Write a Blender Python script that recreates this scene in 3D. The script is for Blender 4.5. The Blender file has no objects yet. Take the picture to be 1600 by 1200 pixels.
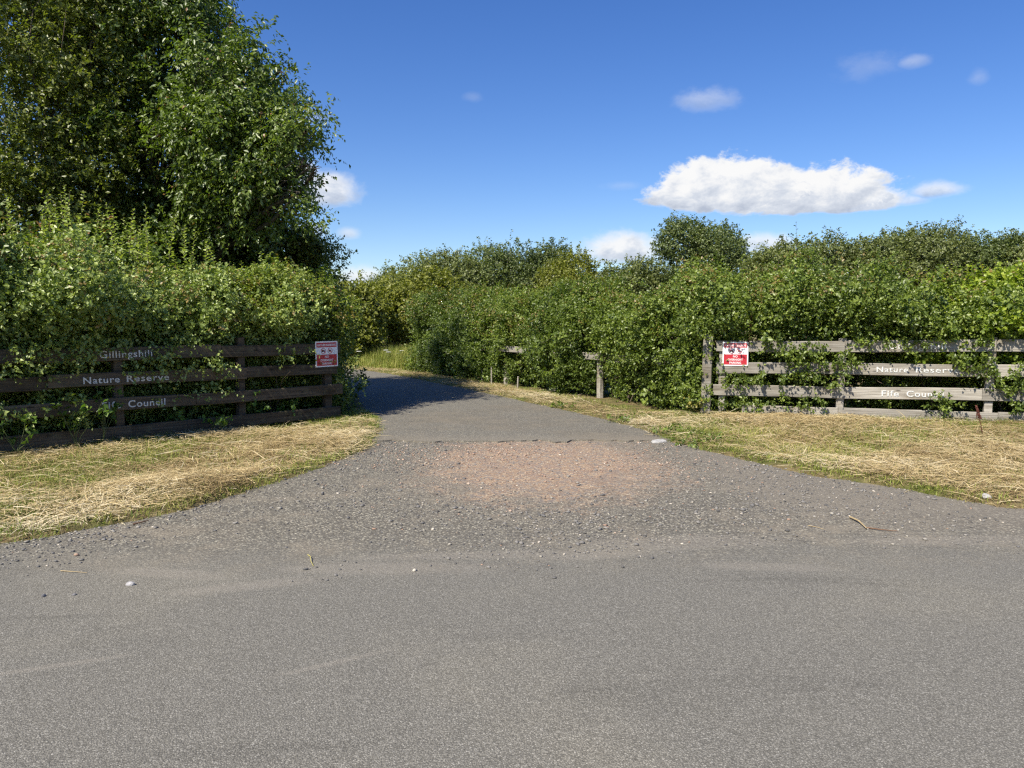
import bpy, bmesh, math, random
import numpy as np
from mathutils import Vector, Matrix
from mathutils.geometry import tessellate_polygon

random.seed(7)
R = math.radians
sc = bpy.context.scene
COL = sc.collection

# ------------------------------------------------------------------ camera
F = 1210.0; CAM_H = 1.5; PITCH = -math.atan(90 / F)
cam = bpy.data.cameras.new('camera'); camo = bpy.data.objects.new('camera', cam); COL.objects.link(camo)
cam.sensor_width = 36; cam.lens = F / 1600 * 36; cam.clip_end = 3000; cam.clip_start = .05
camo.location = (0, 0, CAM_H); camo.rotation_euler = (math.pi / 2 + PITCH, 0, 0)
sc.camera = camo

def ray(px, py):
    u = (px - 800) / F; v = -(py - 600) / F
    c, s = math.cos(PITCH), math.sin(PITCH)
    return u, c - s * v, s + c * v
def G(px, py, z=0.0):
    """ground point seen at that place of the photograph"""
    x, y, w = ray(px, py); t = (z - CAM_H) / w
    return (x * t, y * t)
def P(px, py, Y):
    x, y, w = ray(px, py); t = Y / y
    return np.array((x * t, Y, CAM_H + w * t))

# ------------------------------------------------------------------ object helpers
def tag(o, label=None, cat=None, group=None, kind=None):
    if label: o['label'] = label
    if cat: o['category'] = cat
    if group: o['group'] = group
    if kind: o['kind'] = kind
    return o
def empty(name, loc, rz=0.0):
    o = bpy.data.objects.new(name, None); COL.objects.link(o)
    o.location = loc; o.rotation_euler = (0, 0, rz); o.empty_display_size = .2
    return o
def link(name, me, mat=None, parent=None):
    o = bpy.data.objects.new(name, me); COL.objects.link(o)
    if mat is not None: me.materials.append(mat)
    if parent is not None: o.parent = parent
    return o
def from_bm(name, bm, mat, parent=None, smooth=False):
    me = bpy.data.meshes.new(name); bm.normal_update(); bm.to_mesh(me); bm.free()
    if smooth: me.polygons.foreach_set('use_smooth', np.ones(len(me.polygons), bool))
    return link(name, me, mat, parent)
def np_mesh(name, V, Fc, tint=None, smooth=False):
    """mesh from arrays; Fc (n,3) or (n,4)"""
    me = bpy.data.meshes.new(name)
    V = np.ascontiguousarray(V, np.float32); Fc = np.ascontiguousarray(Fc, np.int32)
    k = Fc.shape[1]
    me.vertices.add(len(V)); me.vertices.foreach_set('co', V.ravel())
    me.loops.add(Fc.size); me.loops.foreach_set('vertex_index', Fc.ravel())
    me.polygons.add(len(Fc)); me.polygons.foreach_set('loop_start', np.arange(len(Fc), dtype=np.int32) * k)
    if tint is not None:
        a = me.attributes.new('tint', 'FLOAT', 'FACE')
        a.data.foreach_set('value', np.ascontiguousarray(tint, np.float32))
    if smooth: me.polygons.foreach_set('use_smooth', np.ones(len(Fc), bool))
    me.update(calc_edges=True)
    return me

# ------------------------------------------------------------------ numeric helpers
def nrm(v): return v / np.maximum(np.linalg.norm(v, axis=-1, keepdims=True), 1e-9)
def sm(a, b, x):
    t = np.clip((x - a) / (b - a), 0, 1); return t * t * (3 - 2 * t)
class Fbm:
    """smooth pseudo noise in about -1..1 from sums of random waves"""
    def __init__(self, seed, n=10, octaves=3):
        r = np.random.default_rng(seed); self.w = []
        for o in range(octaves):
            k = nrm(r.normal(size=(n, 3))) * (2 ** o) * r.uniform(.6, 1.5, (n, 1)); self.w.append((k, r.uniform(0, 6.28, n), .55 ** o))
    def __call__(self, p, scale=1.0):
        p = np.asarray(p, float)
        if p.shape[-1] == 2: p = np.concatenate([p, np.zeros(p.shape[:-1] + (1,))], -1)
        s = 0
        for k, ph, a in self.w: s = s + a * np.sin(p @ k.T * scale + ph).sum(-1) * .38 / math.sqrt(len(ph) / 4)
        return s
def chaikin(pts, n=2):
    pts = [np.array(p, float) for p in pts]
    for _ in range(n):
        q = [pts[0]]
        for a, b in zip(pts[:-1], pts[1:]): q += [a * .75 + b * .25, a * .25 + b * .75]
        q.append(pts[-1]); pts = q
    return np.array(pts)
def offset(pl, d):
    t = np.gradient(pl, axis=0); t = nrm(t)
    return pl + np.stack([-t[:, 1], t[:, 0]], -1) * d
def inside(poly, p):
    x, y = p[:, 0], p[:, 1]; c = np.zeros(len(p), bool)
    a = poly; b = np.roll(poly, -1, 0)
    for (x1, y1), (x2, y2) in zip(a, b):
        if y1 == y2: continue
        m = ((y1 > y) != (y2 > y)) & (x < (x2 - x1) * (y - y1) / (y2 - y1) + x1); c ^= m
    return c
def dist_poly(poly, p):
    d = np.full(len(p), 1e9); a = poly; b = np.roll(poly, -1, 0)
    for s, e in zip(a, b):
        ab = e - s; t = np.clip(((p - s) @ ab) / max(ab @ ab, 1e-9), 0, 1)
        d = np.minimum(d, np.linalg.norm(p - s - t[:, None] * ab, axis=1))
    return d

# ------------------------------------------------------------------ materials
class NT:
    def __init__(self, name):
        self.m = bpy.data.materials.new(name); self.m.use_nodes = True
        self.t = self.m.node_tree; self.t.nodes.clear()
        self.out = self.t.nodes.new('ShaderNodeOutputMaterial')
    def n(self, typ, **kw):
        nd = self.t.nodes.new(typ); ins = kw.pop('ins', {})
        for k, v in kw.items(): setattr(nd, k, v)
        for k, v in ins.items(): self.set(nd, k, v)
        return nd
    def set(self, nd, k, v):
        s = nd.inputs[k]
        if isinstance(v, bpy.types.NodeSocket): self.t.links.new(v, s)
        elif isinstance(v, bpy.types.Node): self.t.links.new(v.outputs[0], s)
        else:
            if isinstance(v, tuple) and len(v) == 3 and s.type == 'RGBA': v = v + (1,)
            s.default_value = v
    def math(self, op, a, b=0.0, c=None, clamp=False):
        nd = self.n('ShaderNodeMath', operation=op, use_clamp=clamp, ins={0: a, 1: b})
        if c is not None: self.set(nd, 2, c)
        return nd.outputs[0]
    def ramp(self, fac, stops, interp='LINEAR'):
        nd = self.n('ShaderNodeValToRGB', ins={0: fac}); e = nd.color_ramp.elements; nd.color_ramp.interpolation = interp
        while len(e) < len(stops): e.new(.5)
        for el, (p, c) in zip(e, stops):
            el.position = p; el.color = (c, c, c, 1) if not isinstance(c, tuple) else c + (1,)
        return nd.outputs[0]
    def mix(self, f, a, b, blend='MIX'):
        nd = self.n('ShaderNodeMix', data_type='RGBA', blend_type=blend, clamp_factor=True)
        self.set(nd, 0, f); self.set(nd, 6, a); self.set(nd, 7, b); return nd.outputs[2]
    def noise(self, vec, scale, detail=4, rough=.55, dist=0.0):
        return self.n('ShaderNodeTexNoise', ins={'Vector': vec, 'Scale': scale, 'Detail': detail, 'Roughness': rough, 'Distortion': dist}).outputs[0]
    def pos(self): return self.n('ShaderNodeNewGeometry').outputs['Position']
    def obj(self): return self.n('ShaderNodeTexCoord').outputs['Object']
    def scale(self, vec, s): return self.n('ShaderNodeVectorMath', operation='MULTIPLY', ins={0: vec, 1: s}).outputs[0]
    def sstep(self, a, b, x):
        return self.n('ShaderNodeMapRange', interpolation_type='SMOOTHSTEP', ins={0: x, 1: a, 2: b, 3: 0.0, 4: 1.0}).outputs[0]
    def surf(self, s): self.t.links.new(s.outputs[0], self.out.inputs[0]); return self.m

def leaf_mat(name, dark, mid, light, tip=(.16, .06, .03), trans=.30, rough=.42, spec=.45):
    t = NT(name)
    a = t.n('ShaderNodeAttribute', attribute_name='tint').outputs['Fac']
    c = t.ramp(a, [(0, dark), (.45, mid), (.9, light), (1.0, tip)])
    tr = t.mix(1.0, c, (1.5, 1.7, .5), 'MULTIPLY')
    p = t.n('ShaderNodeBsdfPrincipled', ins={'Base Color': c, 'Roughness': rough, 'Specular IOR Level': spec})
    q = t.n('ShaderNodeBsdfTranslucent', ins={'Color': tr})
    return t.surf(t.n('ShaderNodeMixShader', ins={0: trans, 1: p, 2: q}))
def plain(name, col, rough=.6, metal=0.0, spec=.5, var=.15, sc_=8.0):
    t = NT(name); n_ = t.noise(t.obj(), sc_, 5)
    f = t.ramp(n_, [(.3, 1 - var), (.7, 1 + var * .3)])
    c = t.mix(1.0, col, f, 'MULTIPLY')
    return t.surf(t.n('ShaderNodeBsdfPrincipled', ins={'Base Color': c, 'Roughness': rough, 'Metallic': metal, 'Specular IOR Level': spec}))
def wood_mat(name, dark, mid, light, moss=0.0):
    t = NT(name)
    info = t.n('ShaderNodeObjectInfo'); rnd = info.outputs['Random']
    o = t.obj()
    off = t.n('ShaderNodeCombineXYZ', ins={0: t.math('MULTIPLY', rnd, 37.0), 1: t.math('MULTIPLY', rnd, 11.0), 2: t.math('MULTIPLY', rnd, 23.0)})
    v = t.n('ShaderNodeVectorMath', operation='ADD', ins={0: o, 1: off}).outputs[0]
    g = t.noise(t.scale(v, (1.6, 55, 55)), 1.0, 6, .65, .3)
    big = t.noise(t.scale(v, (1.3, 5, 5)), 1.0, 4, .6)
    fine = t.noise(t.scale(v, (6, 190, 190)), 1.0, 3, .6)
    c = t.ramp(g, [(.25, dark), (.5, mid), (.72, light)])
    c = t.mix(t.sstep(.45, .75, big), c, t.mix(1.0, c, (.55, .5, .42), 'MULTIPLY'))
    crack = t.sstep(.66, .74, fine)
    c = t.mix(t.math('MULTIPLY', crack, .6), c, tuple(.35 * x for x in dark))
    vor = t.n('ShaderNodeTexVoronoi', ins={'Vector': t.scale(v, (2.2, 7, 7)), 'Scale': 1.0}).outputs[0]
    knot = t.math('SUBTRACT', 1.0, t.sstep(.05, .13, vor))
    c = t.mix(t.math('MULTIPLY', knot, .75), c, tuple(.45 * x for x in dark))
    # every board has its own tone
    k = t.math('ADD', .78, t.math('MULTIPLY', rnd, .4))
    c = t.mix(1.0, c, t.n('ShaderNodeCombineXYZ', ins={0: k, 1: k, 2: k}), 'MULTIPLY')
    if moss:
        mm = t.math('MULTIPLY', t.sstep(.52, .68, t.noise(v, 9, 5)), moss)
        c = t.mix(mm, c, (.16, .16, .09))
    b = t.n('ShaderNodeBump', ins={'Strength': .55, 'Distance': .006, 'Height': t.math('ADD', g, t.math('MULTIPLY', fine, .5))})
    return t.surf(t.n('ShaderNodeBsdfPrincipled', ins={'Base Color': c, 'Roughness': .85, 'Specular IOR Level': .2, 'Normal': b}))
def bark_mat(name, a, b):
    t = NT(name); o = t.obj()
    n1 = t.noise(t.scale(o, (14, 14, 4)), 1.0, 6, .65)
    c = t.ramp(n1, [(.3, a), (.7, b)])
    bp = t.n('ShaderNodeBump', ins={'Strength': .6, 'Distance': .02, 'Height': n1})
    return t.surf(t.n('ShaderNodeBsdfPrincipled', ins={'Base Color': c, 'Roughness': .9, 'Normal': bp}))
def tint_mat(name, stops, rough=.8, trans=0.0, spec=.3):
    t = NT(name); a = t.n('ShaderNodeAttribute', attribute_name='tint').outputs['Fac']
    c = t.ramp(a, stops)
    p = t.n('ShaderNodeBsdfPrincipled', ins={'Base Color': c, 'Roughness': rough, 'Specular IOR Level': spec})
    if trans:
        q = t.n('ShaderNodeBsdfTranslucent', ins={'Color': c}); p = t.n('ShaderNodeMixShader', ins={0: trans, 1: p, 2: q})
    return t.surf(p)

# leaf colours: dark, mid, light
M_HAWL = leaf_mat('hawthorn_leaves', (.08, .12, .026), (.215, .28, .065), (.43, .48, .16), (.27, .2, .07), trans=.28, rough=.42, spec=.55)
M_ROSE = leaf_mat('yellowish_shrub_leaves', (.08, .115, .022), (.165, .21, .035), (.30, .34, .06), (.25, .19, .05))
M_CHER = leaf_mat('cherry_leaves', (.045, .075, .014), (.10, .15, .024), (.22, .275, .05), (.25, .14, .05), trans=.32, spec=.65)
M_WILL = leaf_mat('goat_willow_leaves', (0.068, 0.092, 0.019), (0.130, 0.160, 0.029), (0.221, 0.243, 0.047), (0.247, 0.205, 0.042), trans=.32, spec=.6)
M_HAWR = leaf_mat('hedge_leaves', (.048, .08, .015), (.12, .168, .028), (.27, .33, .06), (.235, .175, .055), trans=.33, spec=.55)
M_MAPL = leaf_mat('field_maple_leaves', (.075, .12, .015), (.19, .26, .028), (.38, .44, .055), (.26, .18, .05), trans=.4)
M_OAK = leaf_mat('oak_leaves', (.05, .074, .021), (.108, .14, .04), (.20, .235, .07), (.16, .15, .05), trans=.25)
M_TREE = leaf_mat('wood_leaves', (.066, .084, .026), (.14, .166, .05), (.25, .275, .088), (.19, .16, .05), trans=.25)
M_SALL = leaf_mat('sallow_leaves', (.10, .118, .02), (.18, .195, .032), (.27, .275, .05), (.22, .17, .05))
M_WEED = leaf_mat('weed_leaves', (.055, .105, .018), (.10, .18, .03), (.18, .26, .05), (.24, .24, .06), trans=.38)
M_BARK = bark_mat('bark', (.035, .028, .02), (.11, .095, .075))
M_TWIG = bark_mat('twigs', (.05, .036, .022), (.13, .10, .065))
M_GREENSTEM = plain('green_stem', (.09, .12, .035))
M_STRAW = tint_mat('straw', [(0, (0.172, 0.115, 0.054)), (.35, (0.382, 0.287, 0.135)), (.75, (0.565, 0.452, 0.242)), (1, (0.705, 0.614, 0.414))], .7, .2)
M_GRASS = tint_mat('grass_blades', [(0, (0.076, 0.119, 0.018)), (.5, (0.173, 0.227, 0.032)), (.85, (0.335, 0.356, 0.063)), (1, (0.540, 0.475, 0.162))], .55, .3)
M_STONE = tint_mat('chippings', [(0, (.075, .073, .072)), (.3, (.135, .13, .125)), (.6, (.22, .205, .185)), (.8, (.31, .285, .24)), (.82, (.27, .18, .13)), (.95, (.38, .265, .195)), (1, (.46, .41, .34))], .85)
M_WOODL = wood_mat('weathered_wood_shade_tone', (.035, .028, .02), (.085, .068, .048), (.14, .115, .085), .25)  # left boards: weathered wood with the fence's shade put into darker browns
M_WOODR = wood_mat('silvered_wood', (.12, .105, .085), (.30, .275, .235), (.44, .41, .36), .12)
M_WHITE = plain('white_sign_face', (.78, .79, .79), .4, var=.05)
M_LETTER = plain('worn_white_letters', (.70, .70, .67), .6, var=.5, sc_=45)
M_RED = plain('red_sign_print', (.45, .022, .035), .4, var=.06)
M_BLACK = plain('black_sign_print', (.02, .02, .025), .4, var=.05)
M_STEEL = plain('galvanised_steel', (.42, .42, .40), .5, .7)
M_DOCK = plain('dock_seed', (.12, .035, .02), .8, var=.5, sc_=60)
M_PETAL = plain('white_petals', (.75, .75, .68), .7)
M_CONC = plain('pale_concrete', (.40, .39, .37), .9, var=.35, sc_=30)
M_ROCK = plain('grey_stone', (.17, .165, .17), .85, var=.5, sc_=40)
M_STICK = plain('dry_stick', (.42, .32, .17), .75, var=.35, sc_=20)
M_STICKB = plain('brown_stick', (.16, .085, .045), .8, var=.35, sc_=20)

# ------------------------------------------------------------------ ground plan
LEFT = [(-80, 3.3), (-20, 4.2), (-8, 4.6), (-4.6, 4.95), G(0, 856), G(150, 828), G(300, 797), G(400, 768), G(500, 733), G(575, 707), G(606, 682), G(601, 662), G(580, 640), G(566, 620), G(552, 592), (-7.5, 26.2), (-12, 28.6), (-24, 31)]
RIGHT = [(80, 4.4), (20, 5.0), (9, 5.5), (6, 5.85), G(1600, 800), G(1500, 785), G(1400, 765), G(1330, 752), G(1250, 742), G(1180, 723), G(1110, 708), G(1040, 690), G(950, 661), G(870, 642), G(780, 622), G(700, 605), G(630, 590), G(585, 582), (-7.5, 29.2), (-12, 31.6), (-24, 34)]
left = chaikin(LEFT); right = chaikin(RIGHT)
paved = np.concatenate([left, right[::-1], np.array([(80, -5.0), (-80, -5.0)])])
fb1 = Fbm(1); fb2 = Fbm(2); fb3 = Fbm(3)

def pave_d(p):
    d = dist_poly(paved, p); return np.where(inside(paved, p), -d, d)
def gh(x, y, d=None):
    """height of the ground at x, y"""
    p = np.stack([np.asarray(x, float), np.asarray(y, float)], -1)
    if d is None: d = pave_d(p)
    dd = d + fb1(p, 5.0) * .035 + fb2(p, 16.0) * .02
    near = sm(30, 14, np.abs(p[:, 0])) * sm(45, 30, p[:, 1])
    return -.06 + .095 * sm(-.14, .2, dd) - .05 * sm(.6, 1.6, d) * near + sm(.1, .6, dd) * (fb2(p, 1.7) * .022 + fb3(p, 6.0) * .012) * near

def axis(parts):
    out = []
    for a, b, s in parts: out += list(np.arange(a, b, s))
    return np.array(out + [parts[-1][1]])
gx = axis([(-600, -60, 60), (-60, -14, 2), (-14, -8, .35), (-8, 9, .075), (9, 14, .35), (14, 60, 2), (60, 600, 60)])
gy = axis([(-60, -6, 6), (-6, 4, .5), (4, 14, .075), (14, 33, .14), (33, 60, 1.5), (60, 900, 60)])
X, Y = np.meshgrid(gx, gy); pp = np.stack([X.ravel(), Y.ravel()], -1)
Z = gh(pp[:, 0], pp[:, 1])
nx, ny = len(gx), len(gy)
idx = np.arange(nx * ny).reshape(ny, nx)
Fq = np.stack([idx[:-1, :-1], idx[:-1, 1:], idx[1:, 1:], idx[1:, :-1]], -1).reshape(-1, 4)
t = NT('verge_soil'); pos = t.pos()
n1 = t.noise(pos, 1.1, 6, .6); n2 = t.noise(pos, 9, 6, .7); n3 = t.noise(pos, 70, 3, .7)
c = t.ramp(n2, [(.28, (0.072, 0.053, 0.031)), (.45, (0.162, 0.123, 0.060)), (.62, (0.255, 0.208, 0.102)), (.8, (0.306, 0.255, 0.136))])
c = t.mix(t.sstep(.48, .66, n1), c, t.ramp(n2, [(.3, (.06, .075, .02)), (.7, (.15, .17, .045))]))
c = t.mix(t.sstep(.5, .8, n3), c, t.mix(1.0, c, (.45, .42, .38), 'MULTIPLY'))
bp = t.n('ShaderNodeBump', ins={'Strength': .8, 'Distance': .03, 'Height': t.math('ADD', n2, n3)})
M_SOIL = t.surf(t.n('ShaderNodeBsdfPrincipled', ins={'Base Color': c, 'Roughness': .95, 'Specular IOR Level': .1, 'Normal': bp}))
ground = link('ground', np_mesh('ground', np.stack([pp[:, 0], pp[:, 1], Z], -1), Fq, smooth=True), M_SOIL)
tag(ground, 'uneven verge soil under mown dry grass', 'ground', kind='structure')

# paving: one procedural material for carriageway and apron (the change of surface is by place)
def paving(name, track=False):
    t = NT(name); pos = t.pos()
    sep = t.n('ShaderNodeSeparateXYZ', ins={0: pos}); x, y = sep.outputs[0], sep.outputs[1]
    big = t.noise(pos, .55, 5, .55); mid = t.noise(pos, 2.6, 6, .65); fine = t.noise(pos, 45, 4, .7)
    streak = t.noise(t.scale(pos, (.5, 2.6, 1)), 1.0, 6, .62, .6)
    v1 = t.n('ShaderNodeTexVoronoi', ins={'Vector': pos, 'Scale': 175.0})
    v2 = t.n('ShaderNodeTexVoronoi', ins={'Vector': pos, 'Scale': 58.0})
    v3 = t.n('ShaderNodeTexVoronoi', ins={'Vector': pos, 'Scale': 30.0})
    s1 = t.n('ShaderNodeSeparateColor', ins={0: v1.outputs['Color']}).outputs[0]
    s2 = t.n('ShaderNodeSeparateColor', ins={0: v2.outputs['Color']}).outputs[0]
    s3 = t.n('ShaderNodeSeparateColor', ins={0: v3.outputs['Color']}).outputs[1]
    # asphalt: grey chips set in dark binder
    asp = t.ramp(s1, [(0, (0.124, 0.118, 0.102)), (.35, (0.181, 0.172, 0.150)), (.7, (0.228, 0.217, 0.187)), (.93, (0.285, 0.271, 0.236)), (1, (0.388, 0.372, 0.330))])
    gap1 = t.sstep(.30, .62, v1.outputs['Distance'])
    asp = t.mix(t.math('MULTIPLY', gap1, .6), asp, (0.073, 0.069, 0.058))
    asp = t.mix(t.sstep(.45, .7, big), asp, t.mix(1.0, asp, (1.17, 1.15, 1.1), 'MULTIPLY'))
    asp = t.mix(t.sstep(.55, .72, streak), asp, t.mix(1.0, asp, (.83, .83, .83), 'MULTIPLY'))
    def patch(cx, cy, rx_, ry_, ang=0.0):
        ca, sa_ = math.cos(ang), math.sin(ang)
        ax = t.math('SUBTRACT', x, cx); ay = t.math('SUBTRACT', y, cy)
        u = t.math('DIVIDE', t.math('ADD', t.math('MULTIPLY', ax, ca), t.math('MULTIPLY', ay, sa_)), rx_); v_ = t.math('DIVIDE', t.math('SUBTRACT', t.math('MULTIPLY', ay, ca), t.math('MULTIPLY', ax, sa_)), ry_)
        r2 = t.math('ADD', t.math('ADD', t.math('MULTIPLY', u, u), t.math('MULTIPLY', v_, v_)), t.math('MULTIPLY', t.math('SUBTRACT', t.math('ADD', t.math('MULTIPLY', mid, .5), t.math('MULTIPLY', fine, .5)), .5), 3.6))
        return t.math('SUBTRACT', 1.0, t.sstep(.1, 1.3, r2))
    dusty = None
    for a_ in ((-.75, 4.72, .75, .14, .02), (-2.1, 4.62, .45, .10, -.2), (.5, 5.0, .5, .12, .15), (3.2, 5.35, 1.0, .13, .03), (1.6, 4.75, .5, .1, -.1), (-.8, 3.36, .26, .03, .55), (-2.0, 3.34, .3, .03, .4), (1.2, 5.3, .8, .2, .1), (-.2, 5.0, .9, .1, .08), (-1.5, 4.4, .5, .1, .3)):
        m_ = patch(*a_); dusty = m_ if dusty is None else t.math('MAXIMUM', dusty, m_)
    # gravel: bigger chips, blue-grey, with earth between
    grv = t.ramp(s2, [(0, (0.100, 0.096, 0.080)), (.3, (0.171, 0.161, 0.136)), (.6, (0.241, 0.226, 0.184)), (.88, (0.330, 0.304, 0.238)), (1, (0.501, 0.468, 0.365))])
    gap2 = t.sstep(.30, .58, v2.outputs['Distance'])
    grv = t.mix(t.math('MULTIPLY', gap2, .75), grv, (0.088, 0.078, 0.064))
    earth = t.ramp(fine, [(.3, (0.176, 0.151, 0.114)), (.7, (0.293, 0.255, 0.197))])
    grv = t.mix(t.math('MULTIPLY', t.sstep(.47, .66, t.math('ADD', t.math('MULTIPLY', mid, .55), t.math('MULTIPLY', big, .45))), .7), grv, earth)
    # red planings
    redc = t.ramp(s2, [(0, (0.253, 0.184, 0.124)), (.4, (0.360, 0.261, 0.170)), (.75, (0.436, 0.328, 0.216)), (1, (0.552, 0.489, 0.351))])
    redc = t.mix(t.math('MULTIPLY', gap2, .55), redc, (.20, .125, .095))
    redc = t.mix(t.math('MULTIPLY', t.sstep(.62, .66, s3), .55), redc, (.17, .165, .165))
    redc = t.mix(t.math('MULTIPLY', t.sstep(.5, .65, mid), .6), redc, t.ramp(fine, [(.3, (0.232, 0.150, 0.112)), (.7, (0.327, 0.228, 0.176))]))
    wob = t.math('MULTIPLY', t.math('SUBTRACT', mid, .5), 1.1)
    if not track:
        e = t.math('ADD', t.math('SUBTRACT', y, t.math('MULTIPLY', x, .05)), wob)
        gm = t.sstep(4.45, 5.75, t.math('ADD', e, t.math('MULTIPLY', t.math('SUBTRACT', fine, .5), 1.6)))
        col = t.mix(gm, asp, grv)
        dx = t.math('DIVIDE', t.math('SUBTRACT', x, .38), 1.45); dy = t.math('DIVIDE', t.math('SUBTRACT', y, 8.4), 2.1)
        rr = t.math('ADD', t.math('ADD', t.math('MULTIPLY', dx, dx), t.math('MULTIPLY', dy, dy)), t.math('MULTIPLY', t.math('SUBTRACT', t.math('ADD', t.math('MULTIPLY', mid, .6), t.math('MULTIPLY', fine, .4)), .5), 4.6))
        rm = t.math('SUBTRACT', 1.0, t.sstep(.1, 1.4, rr))
        speck = t.math('MULTIPLY', rm, t.math('ADD', .62, t.math('MULTIPLY', t.sstep(.3, .5, t.math('ADD', t.math('MULTIPLY', s2, .5), t.math('MULTIPLY', rm, .5))), .38)))
        col = t.mix(speck, col, redc)
        col = t.mix(t.math('MULTIPLY', dusty, .36), col, t.mix(.35, (0.296, 0.264, 0.220), col))
        # earth washed along the far right edge
        edge = t.math('MULTIPLY', t.sstep(6.3, 7.6, t.math('ADD', y, t.math('MULTIPLY', x, .33))), t.math('MULTIPLY', t.sstep(1.7, 2.4, x), .6))
        col = t.mix(edge, col, t.mix(.5, (.16, .145, .125), earth))
    else:
        col = t.mix(.62, asp, grv)
        col = t.mix(t.sstep(.42, .62, big), col, t.mix(1.0, col, (.9, .885, .87), 'MULTIPLY'))
        col = t.mix(t.math('MULTIPLY', t.math('SUBTRACT', 1.0, t.sstep(10.0, 10.7, t.math('ADD', y, wob))), .35), col, earth)
        gm = .5
    h = t.math('ADD', t.math('MULTIPLY', v1.outputs['Distance'], -.5), t.math('MULTIPLY', t.math('MULTIPLY', v2.outputs['Distance'], -1.3), gm))
    h = t.math('ADD', h, t.math('MULTIPLY', mid, 1.5))
    bp = t.n('ShaderNodeBump', ins={'Strength': .55, 'Distance': .012, 'Height': h})
    return t.surf(t.n('ShaderNodeBsdfPrincipled', ins={'Base Color': col, 'Roughness': .9, 'Specular IOR Level': .2, 'Normal': bp}))
M_PAVE = paving('paving'); M_TRACK = paving('track_surface', True)

def sheet(name, outline, z, mat):
    V = [(p[0], p[1], z) for p in outline]
    tr = tessellate_polygon([[Vector(v) for v in V]])
    me = bpy.data.meshes.new(name); me.from_pydata(V, [], [tuple(f) for f in tr]); me.update()
    bm = bmesh.new(); bm.from_mesh(me); bmesh.ops.recalc_face_normals(bm, faces=bm.faces)
    if sum(f.normal.z for f in bm.faces) < 0: bmesh.ops.reverse_faces(bm, faces=bm.faces)
    bm.to_mesh(me); bm.free()
    return link(name, me, mat)
lo = offset(left, .3); ro = offset(right, -.3)
seam = np.array([(x, 4.95 + .05 * x + .12 * math.sin(x * 1.3)) for x in np.linspace(-4.2, 5.6, 40)])
road = sheet('road', np.concatenate([[(-80, -5.5)], [p for p in lo if p[0] < -4.4 and p[1] < 9], seam, [p for p in ro[::-1] if p[0] > 5.8 and p[1] < 9], [(80, -5.5)]]), 0.0, M_PAVE)
tag(road, 'worn grey tarmac road across the foreground', 'road', kind='structure')
FRONT = 10.0
lmid = np.array([p for p in lo if p[0] >= -4.4 and p[1] < FRONT + .4]); rmid = np.array([p for p in ro if p[0] <= 5.8 and p[1] < FRONT + .4])
drive = sheet('driveway', np.concatenate([seam, rmid, lmid[::-1]]), 0.0, M_PAVE)
tag(drive, 'gravelly apron with a patch of red planings', 'driveway', kind='structure')
lfar = np.array([p for p in lo if p[1] >= FRONT + .02 and p[0] < 0]); rfar = np.array([p for p in ro if p[1] >= FRONT + .02])
rg = random.Random(4)
fr = np.array([(x, FRONT + .05 * math.sin(x * 2.1) + .03 * math.sin(x * 7.3) + rg.uniform(-.05, .05) - (.14 if .55 < x < .75 else 0) + .06 * max(0, x - .7)) for x in np.linspace(lfar[0][0], rfar[0][0], 60)])
outl = np.concatenate([fr, rfar, lfar[::-1]])
track = sheet('track', outl, .020, M_TRACK)
bm = bmesh.new(); bm.from_mesh(track.data)
r_ = bmesh.ops.extrude_edge_only(bm, edges=[e for e in bm.edges if e.is_boundary])
for v in [g for g in r_['geom'] if isinstance(g, bmesh.types.BMVert)]: v.co.z = -.05
bm.to_mesh(track.data); bm.free()
tag(track, 'tarmac track curving away between the hedges', 'track', kind='structure')

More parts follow.
